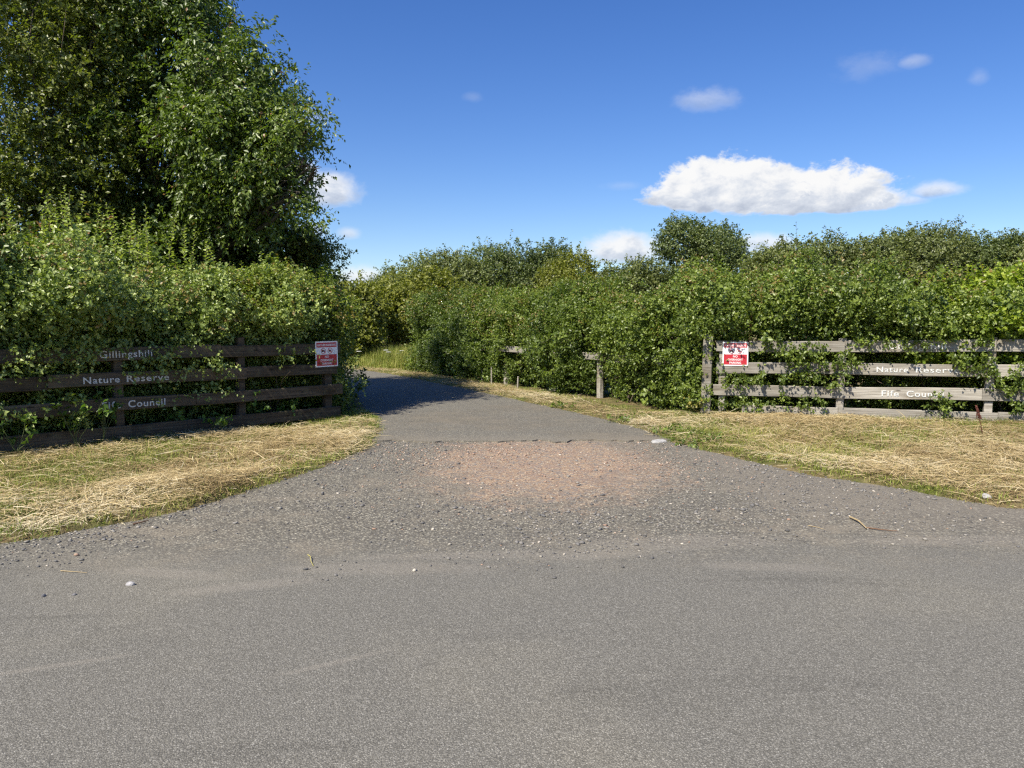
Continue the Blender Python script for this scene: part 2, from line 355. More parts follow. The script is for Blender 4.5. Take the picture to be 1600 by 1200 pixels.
# ------------------------------------------------------------------ foliage toolkit
def leaf_arrays(Pb, D, N, L, W, fold=.18, droop=.12):
    S = nrm(np.cross(D, N)); N = np.cross(S, D)
    L = L[:, None]; W = W[:, None]
    v0 = Pb; m = Pb + D * L * .45 + N * W * fold
    v2 = Pb + D * L - N * L * droop
    V = np.stack([v0, m + S * W * .5, v2, m - S * W * .5], 1).reshape(-1, 3)
    b = np.arange(len(Pb))[:, None] * 4
    Fc = np.concatenate([b + np.array([0, 1, 2]), b + np.array([0, 2, 3])], 1).reshape(-1, 3)
    return V, Fc
def foliage(rng, C, Nr, rc, tw, tl, nl, L, W, up=.5, out=.6, rnd=.8, ldroop=.1, tint=None, spread=.5, sag=.15):
    """clusters of leafy twigs. C centres, Nr outward directions -> leaf verts, faces, tints"""
    m = len(C); up_v = np.array([0, 0, 1.0])
    B = np.repeat(C, tw, 0) + rng.normal(size=(m * tw, 3)) * rc
    No = np.repeat(Nr, tw, 0)
    T = nrm(No * out + up_v * up + rng.normal(size=(m * tw, 3)) * rnd)
    ln = tl * rng.uniform(.55, 1.35, m * tw)
    n = m * tw
    k = (np.arange(nl) + .6) / nl
    t_ = (k[None, :] + rng.uniform(-.3, .3, (n, nl)) / nl)
    pos = B[:, None, :] + T[:, None, :] * (ln[:, None] * t_)[..., None]
    pos[..., 2] -= sag * ln[:, None] * t_ ** 2
    T2 = np.repeat(T[:, None, :], nl, 1).reshape(-1, 3); pos = pos.reshape(-1, 3)
    r_ = rng.normal(size=pos.shape); perp = nrm(r_ - (r_ * T2).sum(-1, keepdims=True) * T2)
    D = nrm(T2 * .45 + perp * .9 - up_v * ldroop)
    Nn = nrm(up_v * .6 + np.repeat(No, nl, 0) * .6 + rng.normal(size=pos.shape) * spread)
    q = len(pos); s = rng.uniform(.65, 1.25, q)
    V, Fc = leaf_arrays(pos, D, Nn, L * s, W * s * rng.uniform(.8, 1.15, q))
    if tint is None: tint = rng.uniform(0, 1, m)
    tt = np.repeat(tint, tw * nl) * .5 + rng.uniform(0, .5, q)
    tt = np.clip(tt, 0, 1) * .88
    return [V, Fc, np.repeat(tt, 2)]
def join(parts):
    V = []; Fc = []; T = []; o = 0
    for v, f, t_ in parts:
        V.append(v); Fc.append(f + o); T.append(t_); o += len(v)
    return np.concatenate(V), np.concatenate(Fc), np.concatenate(T)
def tubes(paths, sides=5):
    """paths: list of (points (n,3), radii (n)) -> verts, quads"""
    V = []; Fc = []; o = 0
    for pts, rad in paths:
        pts = np.asarray(pts, float); rad = np.asarray(rad, float); n = len(pts)
        tg = nrm(np.gradient(pts, axis=0)); ref = np.array([1.0, 0.13, .07]) if abs(tg[0][0]) < .8 else np.array([.07, 1.0, .1])
        A = nrm(np.cross(tg, ref)); Bv = np.cross(tg, A)
        a = np.arange(sides) * 2 * math.pi / sides
        ring = pts[:, None] + rad[:, None, None] * (np.cos(a)[None, :, None] * A[:, None] + np.sin(a)[None, :, None] * Bv[:, None])
        V.append(ring.reshape(-1, 3))
        i, j = np.meshgrid(np.arange(n - 1), np.arange(sides), indexing='ij')
        q = np.stack([i * sides + j, i * sides + (j + 1) % sides, (i + 1) * sides + (j + 1) % sides, (i + 1) * sides + j], -1).reshape(-1, 4) + o
        Fc.append(q); o += n * sides
    return np.concatenate(V), np.concatenate(Fc)
def limb(rng, a, b, r0, r1, n=7, wob=.06, rise=0.0):
    a = np.asarray(a, float); b = np.asarray(b, float); s = np.linspace(0, 1, n)[:, None]
    L = np.linalg.norm(b - a)
    pts = a + (b - a) * s + np.sin(s * math.pi) * np.array([0, 0, rise * L])
    pts[1:-1] += rng.normal(size=(n - 2, 3)) * wob * L * .3
    return pts, np.linspace(r0, r1, n)

def upright_shoots(rng, bases, h, L, W, nl=16):
    """long straight shoots with leaves in ranks: leaves + stems"""
    leaves = []; st = []
    for b, hh in zip(bases, h):
        lean = np.array([rng.normal() * .16, rng.normal() * .16, 1.0]); lean /= np.linalg.norm(lean)
        tip = b + lean * hh; st.append(limb(rng, b, tip, .005, .002, 4, .03))
        k = (np.arange(nl) + .5) / nl; pos = b + (tip - b) * k[:, None]
        a = np.arange(nl) * 2.4 + rng.uniform(0, 6)
        D = nrm(np.stack([np.cos(a), np.sin(a), np.full(nl, .55)], -1) + rng.normal(size=(nl, 3)) * .2)
        N = nrm(np.array([0, 0, 1.0]) + rng.normal(size=(nl, 3)) * .4 - .2 * D)
        s = rng.uniform(.7, 1.2, nl) * (1.1 - .55 * k)
        V, Fc = leaf_arrays(pos, D, N, L * s, W * s)
        leaves.append([V, Fc, np.repeat(rng.uniform(.45, .88, nl), 2)])
    return leaves, st

def world_obj(name, me, mat, root):
    """child mesh whose verts are given in world space"""
    M = (Matrix.Translation(root.location) @ root.rotation_euler.to_matrix().to_4x4()).inverted()
    me.transform(M)
    return link(name, me, mat, root)

class Hedge:
    """a hedge along a path: clusters sit on a lumpy skin of given height and half width"""
    def __init__(self, path, hs, hw, seed, lump=.18):
        self.p = chaikin(path, 2); seg = np.linalg.norm(np.diff(self.p, axis=0), axis=1)
        self.s = np.concatenate([[0], np.cumsum(seg)]); self.len = self.s[-1]
        self.hs = hs; self.hw = hw; self.f = Fbm(seed); self.lump = lump; self.rng = np.random.default_rng(seed); self.ph = seed * 1.37
    def at(self, s):
        x = np.interp(s, self.s, self.p[:, 0]); y = np.interp(s, self.s, self.p[:, 1])
        x2 = np.interp(s + .3, self.s, self.p[:, 0]); y2 = np.interp(s + .3, self.s, self.p[:, 1])
        x1 = np.interp(s - .3, self.s, self.p[:, 0]); y1 = np.interp(s - .3, self.s, self.p[:, 1])
        tg = nrm(np.stack([x2 - x1, y2 - y1], -1)); nr = np.stack([tg[:, 1], -tg[:, 0]], -1)   # towards the right of the path = front
        return np.stack([x, y], -1), nr
    def height(self, s): u = s / self.len; return np.interp(u, [a for a, _ in self.hs], [b for _, b in self.hs]) + .11 * np.sin(s * 1.9 + self.ph) + .08 * np.sin(s * 4.3 + 2 * self.ph)
    def clusters(self, n, zlo=.15, front=.6, top=.28, back=.12, low=1.0, depth=.16, ends=True):
        r = self.rng; g = 6; m = n // g; n = m * g
        rp = lambda a: np.repeat(a, g)
        s = np.clip(rp(r.uniform(0, self.len, m)) + r.normal(size=n) * .13, 0, self.len); c, nr = self.at(s); H = self.height(s)
        kind = rp(r.choice(3, m, p=[front, top, back]))
        u = np.clip(rp(r.uniform(0, 1, m)) + r.normal(size=n) * .05, 0, 1)
        blob = rp(r.normal(size=m) * .13)
        z = np.where(kind == 1, H, zlo + (H - zlo) * u ** (1 / low))
        zr = z / H
        w = self.hw * (1.0 - .45 * np.clip((zr - .72) / .28, 0, 1) ** 2) * (.72 + .28 * np.clip(zr / .5, 0, 1))
        lat = np.where(kind == 0, w, np.where(kind == 2, -w, np.clip(rp(r.uniform(-1, 1, m)) + r.normal(size=n) * .12, -1, 1) * w))
        P3 = np.stack([c[:, 0] + nr[:, 0] * lat, c[:, 1] + nr[:, 1] * lat, z], -1)
        out = np.stack([nr[:, 0] * np.sign(lat) * np.where(kind == 1, .35, 1), nr[:, 1] * np.sign(lat) * np.where(kind == 1, .35, 1), np.where(kind == 1, 1.0, .1 + .5 * np.clip(zr - .6, 0, 1))], -1)
        out = nrm(out)
        dsp = self.f(P3, 1.9) * self.lump + blob - np.abs(r.normal(size=n)) * depth
        return P3 + out * dsp[:, None], out, kind, zr
def stems_for(h, n, rng, lean=.25, rr=.018):
    out = []
    for _ in range(n):
        s = np.array([rng.uniform(0, h.len)]); c, nr = h.at(s); H = h.height(s)[0]; l = rng.uniform(-.7, .4) * h.hw
        b = np.array([c[0, 0] + nr[0, 0] * l, c[0, 1] + nr[0, 1] * l, .02])
        tip = b + np.array([rng.normal() * lean, rng.normal() * lean, H * rng.uniform(.6, .93)])
        out.append(limb(rng, b, tip, rr * rng.uniform(.6, 1.5), .004, 6, .12))
        for _k in range(2):
            q = b + (tip - b) * rng.uniform(.2, .7); out.append(limb(rng, q, q + rng.normal(size=3) * .35 + np.array([0, 0, .25]), rr * .5, .003, 4, .1))
    return out

# ------------------------------------------------------------------ the two name fences
def board_mesh(L, H, T, seed, bow=.008):
    """weathered board along +x from 0, front at y=-T/2, worn arrises, slight bow"""
    r = random.Random(seed); n = max(6, int(L / .22)); c = .007
    prof = [(-T / 2 + c, -H / 2), (T / 2 - c, -H / 2), (T / 2, -H / 2 + c), (T / 2, H / 2 - c), (T / 2 - c, H / 2), (-T / 2 + c, H / 2), (-T / 2, H / 2 - c), (-T / 2, -H / 2 + c)]
    bm = bmesh.new(); rings = []; ph = r.uniform(0, 6)
    for i in range(n + 1):
        x = L * i / n; dz = bow * math.sin(ph + 2.6 * i / n); rows = []
        for (y, z) in prof: rows.append(bm.verts.new((x + (r.uniform(-.004, .004) if i in (0, n) else 0), y + r.uniform(-.0015, .0015), z + dz + r.uniform(-.0025, .0025))))
        rings.append(rows)
    for a, b in zip(rings[:-1], rings[1:]):
        for j in range(8): bm.faces.new((a[j], a[(j + 1) % 8], b[(j + 1) % 8], b[j]))
    bm.faces.new(rings[0][::-1]); bm.faces.new(rings[-1])
    bmesh.ops.recalc_face_normals(bm, faces=bm.faces)
    return bm
def post_mesh(W, D, H, seed, below=.15):
    r = random.Random(seed); bm = bmesh.new(); c = .012; rings = []; n = 8
    prof = [(-W / 2 + c, -D / 2), (W / 2 - c, -D / 2), (W / 2, -D / 2 + c), (W / 2, D / 2 - c), (W / 2 - c, D / 2), (-W / 2 + c, D / 2), (-W / 2, D / 2 - c), (-W / 2, -D / 2 + c)]
    for i in range(n + 1):
        z = -below + (H + below) * i / n
        rings.append([bm.verts.new((x + r.uniform(-.004, .004), y + r.uniform(-.004, .004), z + (r.uniform(-.012, .012) if i == n else 0))) for x, y in prof])
    for a, b in zip(rings[:-1], rings[1:]):
        for j in range(8): bm.faces.new((a[j], a[(j + 1) % 8], b[(j + 1) % 8], b[j]))
    bm.faces.new(rings[0][::-1]); bm.faces.new(rings[-1]); bmesh.ops.recalc_face_normals(bm, faces=bm.faces)
    return bm
def text_obj(name, body, width, capH, mat, parent, loc, spacing=1.0, bold=.0, ext=.0025, words=1.0):
    """lettering lying in the parent's xz plane, reading along +x"""
    cu = bpy.data.curves.new(name, 'FONT'); cu.body = body; cu.size = 1.0; cu.extrude = .02; cu.offset = bold
    cu.space_character = spacing; cu.space_word = words; cu.align_x = 'LEFT'; cu.resolution_u = 4
    tmp = bpy.data.objects.new(name, cu); COL.objects.link(tmp)
    dg = bpy.context.evaluated_depsgraph_get(); dg.update()
    me = bpy.data.meshes.new_from_object(tmp.evaluated_get(dg)); bpy.data.objects.remove(tmp); bpy.data.curves.remove(cu)
    n = len(me.vertices); co = np.empty(n * 3, np.float32); me.vertices.foreach_get('co', co); co = co.reshape(-1, 3)
    x0, x1 = co[:, 0].min(), co[:, 0].max()
    cap = .73
    out = np.stack([(co[:, 0] - x0) / (x1 - x0) * width, -co[:, 2] / .02 * ext, co[:, 1] / cap * capH], -1).astype(np.float32)
    me.vertices.foreach_set('co', out.ravel()); me.update(); me.materials.clear()
    o = link(name, me, mat, parent); o.location = loc; me.name = name
    return o

def name_fence(origin, rz, rails, posts, mat, label, T=.04, group='pair of name board fences at the entrance'):
    root = empty('board_fence', (origin[0], origin[1], 0.0), rz)
    tag(root, label, 'fence', group)
    i = 0
    for (x0, x1, z0, z1, H, dy, words) in rails:
        L = math.hypot(x1 - x0, z1 - z0); bm = board_mesh(L, H, T, hash((round(x0, 2), round(z0, 2))) % 999 + i)
        o = from_bm('rail', bm, mat, root); o.location = (x0, -T / 2 - .001 + dy, z0); o.rotation_euler = (0, -math.atan2(z1 - z0, x1 - x0), 0); i += 1
        for (txt, tx, w, cap) in words:
            text_obj('lettering', txt, w, cap, M_LETTER, o, (tx - x0, -T / 2 - .0035, -cap * .5 + .002), 1.12, .012, .003)
    for (x, W, D, H, dy, lean) in posts:
        o = from_bm('post', post_mesh(W, D, H, i), mat, root); o.location = (x, D / 2 + dy, 0); o.rotation_euler = (lean * .3, lean, 0); i += 1
    return root

# left fence: runs from lower left to the corner by the track
A = np.array(G(0, 712, .0)); B = np.array(G(524, 655, .0)); dv = B - A; LLEN = np.linalg.norm(dv); LANG = math.atan2(dv[1], dv[0])
def lx(px):   # distance along the left fence seen at photograph column px
    u = (px - 800) / F; # ray x = u*t ; solve A + s*d on that column (pitch ignored)
    d = dv / LLEN; k = u / 1.0
    cp = math.cos(PITCH); kk = k / (cp)           # x / y on the ground at eye height
    return (kk * A[1] - A[0]) / (d[0] - kk * d[1])
print('left fence len', LLEN, 'deg', math.degrees(LANG), [round(lx(p), 2) for p in (0, 72, 187, 378, 512, 525)])
EX = 3.4
rl = [
    (-EX, lx(70) - .003, 1.15, 1.15, .165, 0, []), (lx(70) + .003, lx(345), 1.145, 1.15, .17, 0, [('Gillingshill', lx(155), lx(237) - lx(155), .092)]), (lx(345) + .004, lx(530), 1.15, 1.155, .165, 0, []),
    (-EX, lx(72) - .003, .82, .825, .165, 0, []), (lx(72) + .003, lx(384), .828, .825, .165, 0, [('Nature', lx(128), lx(185) - lx(128), .086), ('Reserve', lx(196), lx(262) - lx(196), .086)]), (lx(384) + .004, lx(525), .825, .825, .16, 0, []),
    (-EX, lx(91) - .003, .50, .50, .165, 0, []), (lx(91) + .003, lx(304), .50, .495, .165, 0, [('Fife', lx(156), lx(185) - lx(156), .092), ('Council', lx(197), lx(255) - lx(197), .092)]), (lx(304) + .004, lx(533), .495, .49, .165, 0, []),
    (-EX, lx(200), .125, .125, .175, 0, []), (lx(200) + .004, lx(529), .125, .128, .17, 0, []),
]
pl_ = [(-2.2, .12, .1, 1.3, 0, .0), (lx(-25), .12, .1, 1.28, 0, .01), (lx(187), .11, .1, 1.24, 0, -.008), (lx(378), .11, .1, 1.34, 0, .006), (lx(514), .13, .11, 1.27, 0, .0)]
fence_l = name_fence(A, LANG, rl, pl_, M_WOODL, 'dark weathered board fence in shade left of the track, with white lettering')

# right fence
C1 = np.array(G(1118, 646)); C2 = np.array(G(1556, 658)); dr = C2 - C1; RLEN = np.linalg.norm(dr); RANG = math.atan2(dr[1], dr[0])
def rx(px):
    d = dr / RLEN; kk = (px - 800) / F / math.cos(PITCH)
    return (kk * C1[1] - C1[0]) / (d[0] - kk * d[1])
print('right fence len', RLEN, 'deg', math.degrees(RANG), [round(rx(p), 2) for p in (1105, 1118, 1315, 1548, 1600)])
rr_ = [
    (rx(1118), rx(1318) - .003, 1.165, 1.17, .185, 0, []), (rx(1318) + .003, rx(1553) - .003, 1.18, 1.19, .195, 0, [('Gillingshill', rx(1385), rx(1475) - rx(1385), .098)]), (rx(1553) + .004, rx(1553) + 3.6, 1.20, 1.215, .195, 0, []),
    (rx(1119), rx(1316) - .003, .79, .80, .19, 0, []), (rx(1316) + .003, rx(1548) - .003, .80, .805, .195, 0, [('Nature', rx(1368), rx(1417) - rx(1368), .09), ('Reserve', rx(1429), rx(1497) - rx(1429), .09)]), (rx(1548) + .004, rx(1548) + 3.5, .81, .82, .195, 0, []),
    (rx(1114), rx(1323) - .003, .405, .405, .19, 0, []), (rx(1323) + .003, rx(1534) - .003, .41, .415, .195, 0, [('Fife', rx(1377), rx(1404) - rx(1377), .1), ('Council', rx(1416), rx(1474) - rx(1416), .1)]), (rx(1534) + .004, rx(1534) + 3.7, .415, .42, .2, 0, []),
    (rx(1160), rx(1310) - .003, .065, .07, .185, 0, []), (rx(1310) + .003, rx(1560) - .003, .06, .055, .18, 0, []), (rx(1560) + .004, rx(1560) + 3.5, .06, .06, .18, 0, []),
]
pr_ = [(rx(1103), .16, .12, 1.36, -.10, .02), (rx(1128), .11, .1, 1.2, 0, 0), (rx(1313), .12, .1, 1.3, 0, .02), (rx(1546), .12, .1, 1.33, 0, .02), (rx(1546) + 2.4, .12, .1, 1.3, 0, 0)]
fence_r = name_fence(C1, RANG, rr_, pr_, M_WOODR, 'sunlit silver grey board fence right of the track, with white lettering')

# post-and-rail fence swallowed by the hedge beside the track
T0 = np.array(G(1000, 634)); T1 = np.array(G(700, 589.5)); dt_ = T1 - T0; TL = np.linalg.norm(dt_); TANG = math.atan2(dt_[1], dt_[0])
fb_ = empty('rail_fence', (T0[0], T0[1], 0), TANG)
tag(fb_, 'grey post and rail fence almost swallowed by the hedge beside the track', 'fence')
def tx_(px):
    d = dt_ / TL; kk = (px - 800) / F / math.cos(PITCH)
    return (kk * T0[1] - T0[0]) / (d[0] - kk * d[1])
for k, (a, b, z) in enumerate([(-.6, tx_(935), .86), (tx_(935) + .01, tx_(845), .88), (tx_(845) + .01, tx_(770), .92)]):
    o = from_bm('rail', board_mesh(b - a, .15, .04, 60 + k), M_WOODR, fb_); o.location = (a, -.11, z)
for k, (px, bk_) in enumerate(((925, -.2), (850, -.3), (775, -.3))):
    o = from_bm('post', post_mesh(.12, .1, 1.0, 70 + k), M_WOODR, fb_); o.location = (tx_(px), bk_, 0)

# ------------------------------------------------------------------ warning signs
def ngon_prism(bm, pts, y0, y1):
    a = [bm.verts.new((x, y0, z)) for x, z in pts]; b = [bm.verts.new((x, y1, z)) for x, z in pts]
    n = len(pts); bm.faces.new(a); bm.faces.new(b[::-1])
    for i in range(n): bm.faces.new((a[i], b[i], b[(i + 1) % n], a[(i + 1) % n]))
    bmesh.ops.recalc_face_normals(bm, faces=bm.faces)
def rect(x0, x1, z0, z1): return [(x0, z0), (x1, z0), (x1, z1), (x0, z1)]
def sign(loc, rz, label, tilt=0.0):
    root = empty('warning_sign', loc, rz); root.rotation_euler = (0, tilt, rz)
    tag(root, label, 'sign', 'red and white signs on the entrance fences')
    W, H = .42, .405; T = .006
    bm = bmesh.new(); ngon_prism(bm, rect(-W / 2, W / 2, 0, H), 0, -T); bmesh.ops.bevel(bm, geom=list(bm.edges), offset=.0015, segments=1)
    from_bm('board', bm, M_WHITE, root)
    f = -T - .0003
    bm = bmesh.new(); ngon_prism(bm, rect(-.19, .19, .31, .385), f, f - .0009); hp = from_bm('header_panel', bm, M_RED, root)
    text_obj('lettering', 'NATURE', .152, .036, M_WHITE, hp, (-.172, f - .0016, .329), 1.05, .018, .0005); text_obj('lettering', 'RESERVE', .178, .036, M_WHITE, hp, (-.004, f - .0016, .329), 1.05, .018, .0005)
    bm = bmesh.new(); ngon_prism(bm, rect(-.19, .19, .02, .195), f, f - .0009); lp = from_bm('lower_panel', bm, M_RED, root)
    for s, w, z in (('NO', .075, .143), ('OVERNIGHT', .245, .089), ('PARKING', .19, .036)): text_obj('lettering', s, w, .036, M_WHITE, lp, (-w / 2, f - .0016, z), 1.05, .018, .0005)
    for cx, kind in ((-.063, 0), (.063, 1)):
        bm = bmesh.new(); n = 40; ro_, ri_ = .047, .039; cz = .253
        ring = lambda r, y: [bm.verts.new((cx + r * math.cos(i * 2 * math.pi / n), y, cz + r * math.sin(i * 2 * math.pi / n))) for i in range(n)]
        a, b, c_, d = ring(ro_, f), ring(ri_, f), ring(ro_, f - .0012), ring(ri_, f - .0012)
        for i in range(n):
            j = (i + 1) % n; bm.faces.new((c_[i], c_[j], d[j], d[i])); bm.faces.new((a[i], a[j], c_[j], c_[i])); bm.faces.new((b[i], d[i], d[j], b[j]))
        bmesh.ops.recalc_face_normals(bm, faces=bm.faces)
        ro__ = from_bm('prohibition_ring', bm, M_RED, root)
        arc = lambda wx, wz, r_: [(cx + wx + r_ * math.cos(a_), cz + wz + r_ * math.sin(a_)) for a_ in [math.pi + i * math.pi / 8 for i in range(9)]]
        bm = bmesh.new()
        if kind == 0:  # motor caravan, bottom edge with two wheels
            ol = [(cx - .031, cz - .012)] + arc(-.017, -.0125, .0075) + arc(.016, -.0125, .0075) + [(cx + .030, cz - .012), (cx + .030, cz - .001), (cx + .021, cz + .006), (cx + .017, cz + .016), (cx - .031, cz + .018)]
        else:          # touring caravan, one wheel and a drawbar
            ol = [(cx - .026, cz - .011)] + arc(-.003, -.0115, .0075) + [(cx + .036, cz - .011), (cx + .036, cz - .008), (cx + .021, cz - .006), (cx + .017, cz + .014), (cx - .022, cz + .016), (cx - .028, cz + .004)]
        ngon_prism(bm, ol, f, f - .0012)
        from_bm('vehicle_symbol', bm, M_BLACK, ro__)
        bm = bmesh.new(); e = .0042; q = .7071 * .041
        ngon_prism(bm, [(cx - q - e * .7, cz + q - e * .7), (cx + q - e * .7, cz - q - e * .7), (cx + q + e * .7, cz - q + e * .7), (cx - q + e * .7, cz + q + e * .7)], f - .0005, f - .0021)
        from_bm('slash', bm, M_RED, ro__)
    for sx in (-.2, .2):
        for sz in (.012, H - .012):
            bm = bmesh.new(); ngon_prism(bm, [(sx + .004 * math.cos(i * .785), sz + .004 * math.sin(i * .785)) for i in range(8)], -T, -T - .002); from_bm('screw', bm, M_STEEL, root)
    return root
def on_line(O, ang, s, back): return (O[0] + math.cos(ang) * s + math.sin(ang) * back, O[1] + math.sin(ang) * s - math.cos(ang) * back)
sl = on_line(A, LANG, (lx(491) + lx(526)) / 2, .0445)
sign((sl[0], sl[1], .86), LANG, 'red and white parking sign in shade on the dark left fence', -.015)
sr = on_line(C1, RANG, (rx(1129) + rx(1167)) / 2, .0445)
sign((sr[0], sr[1], .83), RANG, 'sunlit red and white parking sign on the silver grey right fence', .0)

# ------------------------------------------------------------------ hedges
def build_hedge(name, label, h, root_xy, leafm, n, spec, rng, extra=(), stems=40, cat='hedge', cl=None):
    root = empty(name, (root_xy[0], root_xy[1], 0)); tag(root, label, cat)
    if cl is None: cl = h.clusters(n)
    C, Nr, kind, zr = cl
    parts = [foliage(rng, C, Nr, **spec, tint=np.clip(.5 + .35 * h.f(C, 1.1) + rng.normal(size=len(C)) * .22 + .25 * (zr - .6), 0, 1))]  # lower clusters tinted darker: mild shade towards the ground put into leaf colour
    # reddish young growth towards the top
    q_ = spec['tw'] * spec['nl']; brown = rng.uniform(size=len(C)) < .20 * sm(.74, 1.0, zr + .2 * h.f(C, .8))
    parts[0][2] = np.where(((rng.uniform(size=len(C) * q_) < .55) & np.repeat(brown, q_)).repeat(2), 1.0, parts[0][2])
    # bigger filler leaves of darker tint inside keep the hedge opaque
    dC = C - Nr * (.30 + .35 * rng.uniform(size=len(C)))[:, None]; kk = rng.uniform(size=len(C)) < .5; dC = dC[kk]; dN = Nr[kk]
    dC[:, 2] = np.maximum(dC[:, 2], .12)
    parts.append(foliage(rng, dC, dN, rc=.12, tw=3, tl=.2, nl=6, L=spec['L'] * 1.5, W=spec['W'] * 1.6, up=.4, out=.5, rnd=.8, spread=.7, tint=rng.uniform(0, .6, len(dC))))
    st = stems_for(h, stems, rng)
    for lv, s in extra: parts += lv; st += s
    V, Fc, T = join(parts)
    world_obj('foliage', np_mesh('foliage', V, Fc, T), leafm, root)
    if st:
        V, Fc = tubes(st, 4); world_obj('stems', np_mesh('stems', V, Fc, smooth=True), M_TWIG, root)
    return root
def sprays(rng, pts, nrm_, **spec):
    C = np.array(pts); N = np.tile(np.array(nrm_, float), (len(C), 1)); N = nrm(N + rng.normal(size=N.shape) * .3)
    return foliage(rng, C, N, **spec)
def bramble(rng, C, Nr, kind, zr, n):
    """patches of bigger bramble leaves on arching stems, and a few dead twigs, over the hedge face"""
    ok = np.where((kind == 0) & (zr < .9))[0]; lv = []; st = []
    for k in rng.choice(ok, n, replace=False):
        c_, n_ = C[k], Nr[k]
        a = c_ + n_ * .03; d = nrm((rng.normal(size=3) + np.array([0, 0, .4]))[None])[0]; b = a + d * rng.uniform(.3, .6) + n_ * .12
        p_, r_ = limb(rng, a - n_ * .2, b, .005, .002, 7, .1, .12); st.append((p_, r_))
        lv.append(foliage(rng, p_[2:] + n_ * .02, np.tile(n_, (5, 1)), rc=.04, tw=2, tl=.1, nl=4, L=.085, W=.065, up=.3, out=.6, rnd=.5, ldroop=.15, spread=.5, tint=rng.uniform(.5, 1.0, 5)))
    for k in rng.choice(ok, n, replace=False):
        a = C[k]; st.append(limb(rng, a - Nr[k] * .25, a + Nr[k] * rng.uniform(.02, .14) + rng.normal(size=3) * .16, .004, .0015, 4, .1))
    return lv, st
nL = np.array([math.sin(LANG), -math.cos(LANG), 0]); nR = np.array([math.sin(RANG), -math.cos(RANG), 0])
def lpt(px, z, out): p = on_line(A, LANG, lx(px), out); return (p[0], p[1], z)
def rpt(px, z, out): p = on_line(C1, RANG, rx(px), out); return (p[0], p[1], z)

# left hedge (behind the left fence): front edge just behind the boards, overhanging the top rail
rng = np.random.default_rng(11)
dL = dv / LLEN; bk = -nL[:2]
pathL = [A - dL * 3.4 + bk * .95, A + bk * .95, A + dL * 2.5 + bk * .95, A + dL * 4.1 + bk * 1.0]
hl = Hedge(pathL, [(0, 3.0), (.3, 2.88), (.45, 2.7), (.6, 2.5), (.8, 2.18), (1, 1.92)], .92, 21, .28)
C, Nr, kind, zr = hl.clusters(6200, zlo=.25, front=.62, top=.32, back=.06, low=.62)
# between the boards only part of the foliage reaches the fence: push low clusters back
low_ = sm(1.35, .95, C[:, 2]) * (kind == 0)
C = C - np.outer(low_ * (.26 + .2 * rng.uniform(size=len(C))), nL)
over = sm(1.15, 1.5, C[:, 2]) * (kind == 0)
C = C + np.outer(over * .17, nL)
def hold(C, O, n_, z0, z1, hi):
    f_ = (C[:, :2] - O) @ n_[:2]; lim = -.17 + hi * sm(z0, z1, C[:, 2]); return C - np.outer(np.maximum(f_ - lim, 0), n_)
C = hold(C, A, nL, 1.34, 1.8, .6) - .06 * nL * (C[:, 2:3] < 1.45)
spec = dict(rc=.07, tw=5, tl=.17, nl=7, L=.052, W=.036, up=.55, out=.7, rnd=.7, spread=.6)
tops = []
for _ in range(95):
    s = np.array([rng.uniform(0, hl.len)]); c_, nr_ = hl.at(s); l = rng.uniform(-.5, .8) * hl.hw; tops.append(np.array([c_[0, 0] + nr_[0, 0] * l, c_[0, 1] + nr_[0, 1] * l, hl.height(s)[0] + .06]))
sh = upright_shoots(rng, tops, rng.uniform(.3, .8, len(tops)), .078, .054, 30)
hang = []
for px, z, k in [(30, 1.2, 4), (60, 1.25, 6), (95, 1.2, 8), (125, 1.25, 9), (133, 1.1, 6), (75, 1.0, 4), (150, 1.3, 5), (190, 1.32, 4), (235, 1.1, 5), (260, 1.2, 8), (265, 1.0, 6), (240, .98, 4), (300, 1.25, 6), (330, 1.05, 6), (345, .8, 4), (350, 1.0, 5), (340, .6, 4), (320, .7, 4), (440, 1.2, 5), (455, 1.1, 4), (15, .52, 4), (40, .5, 3), (110, .55, 4), (120, .45, 3), (205, .95, 4), (225, .55, 3), (10, 1.0, 3), (541, .9, 6), (543, .7, 6), (300, .85, 5), (280, .55, 3)]:
    k = k if px < 130 else max(1, int(k * .6))
    hang += [lpt(px + rng.normal() * 9, z + rng.normal() * .06, .03 + .09 * rng.uniform()) for _ in range(k)]
sp2 = dict(spec); sp2.update(tw=4, rc=.05, up=.1, out=.5, sag=.5)
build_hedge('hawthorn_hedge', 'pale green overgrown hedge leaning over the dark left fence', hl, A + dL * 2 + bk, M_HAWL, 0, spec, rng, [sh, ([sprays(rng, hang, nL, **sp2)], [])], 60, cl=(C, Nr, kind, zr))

# yellowish shrub wrapping the fence end by the left sign, and the hedge going back along the track
rng = np.random.default_rng(12)
E = A + dL * LLEN
hs = Hedge([E - dL * 1.7 + bk * .62, E - dL * .3 + bk * .55, E + dL * .3 + bk * .85, E + dL * .34 + bk * 1.5], [(0, 2.0), (.5, 2.05), (1, 1.9)], .58, 22, .24)
C, Nr, kind, zr = hs.clusters(1900, zlo=.1, front=.62, top=.3, back=.08, low=.75)
low_ = sm(1.4, 1.0, C[:, 2]) * (((C[:, :2] - A) @ dL) < LLEN + .05); C = C - np.outer(low_ * .22 * (1 + rng.uniform(size=len(C))), nL); C = np.where((((C[:, :2] - A) @ dL) < LLEN + .1)[:, None], hold(C, A, nL, 1.45, 1.9, .4) - .1 * nL * (C[:, 2:3] < 1.5), C)
sh = upright_shoots(rng, [np.array([E[0] - dL[0] * u + bk[0] * .5, E[1] - dL[1] * u + bk[1] * .5, 2.05]) for u in rng.uniform(-.1, 1.6, 18)], rng.uniform(.2, .45, 18), .045, .03)
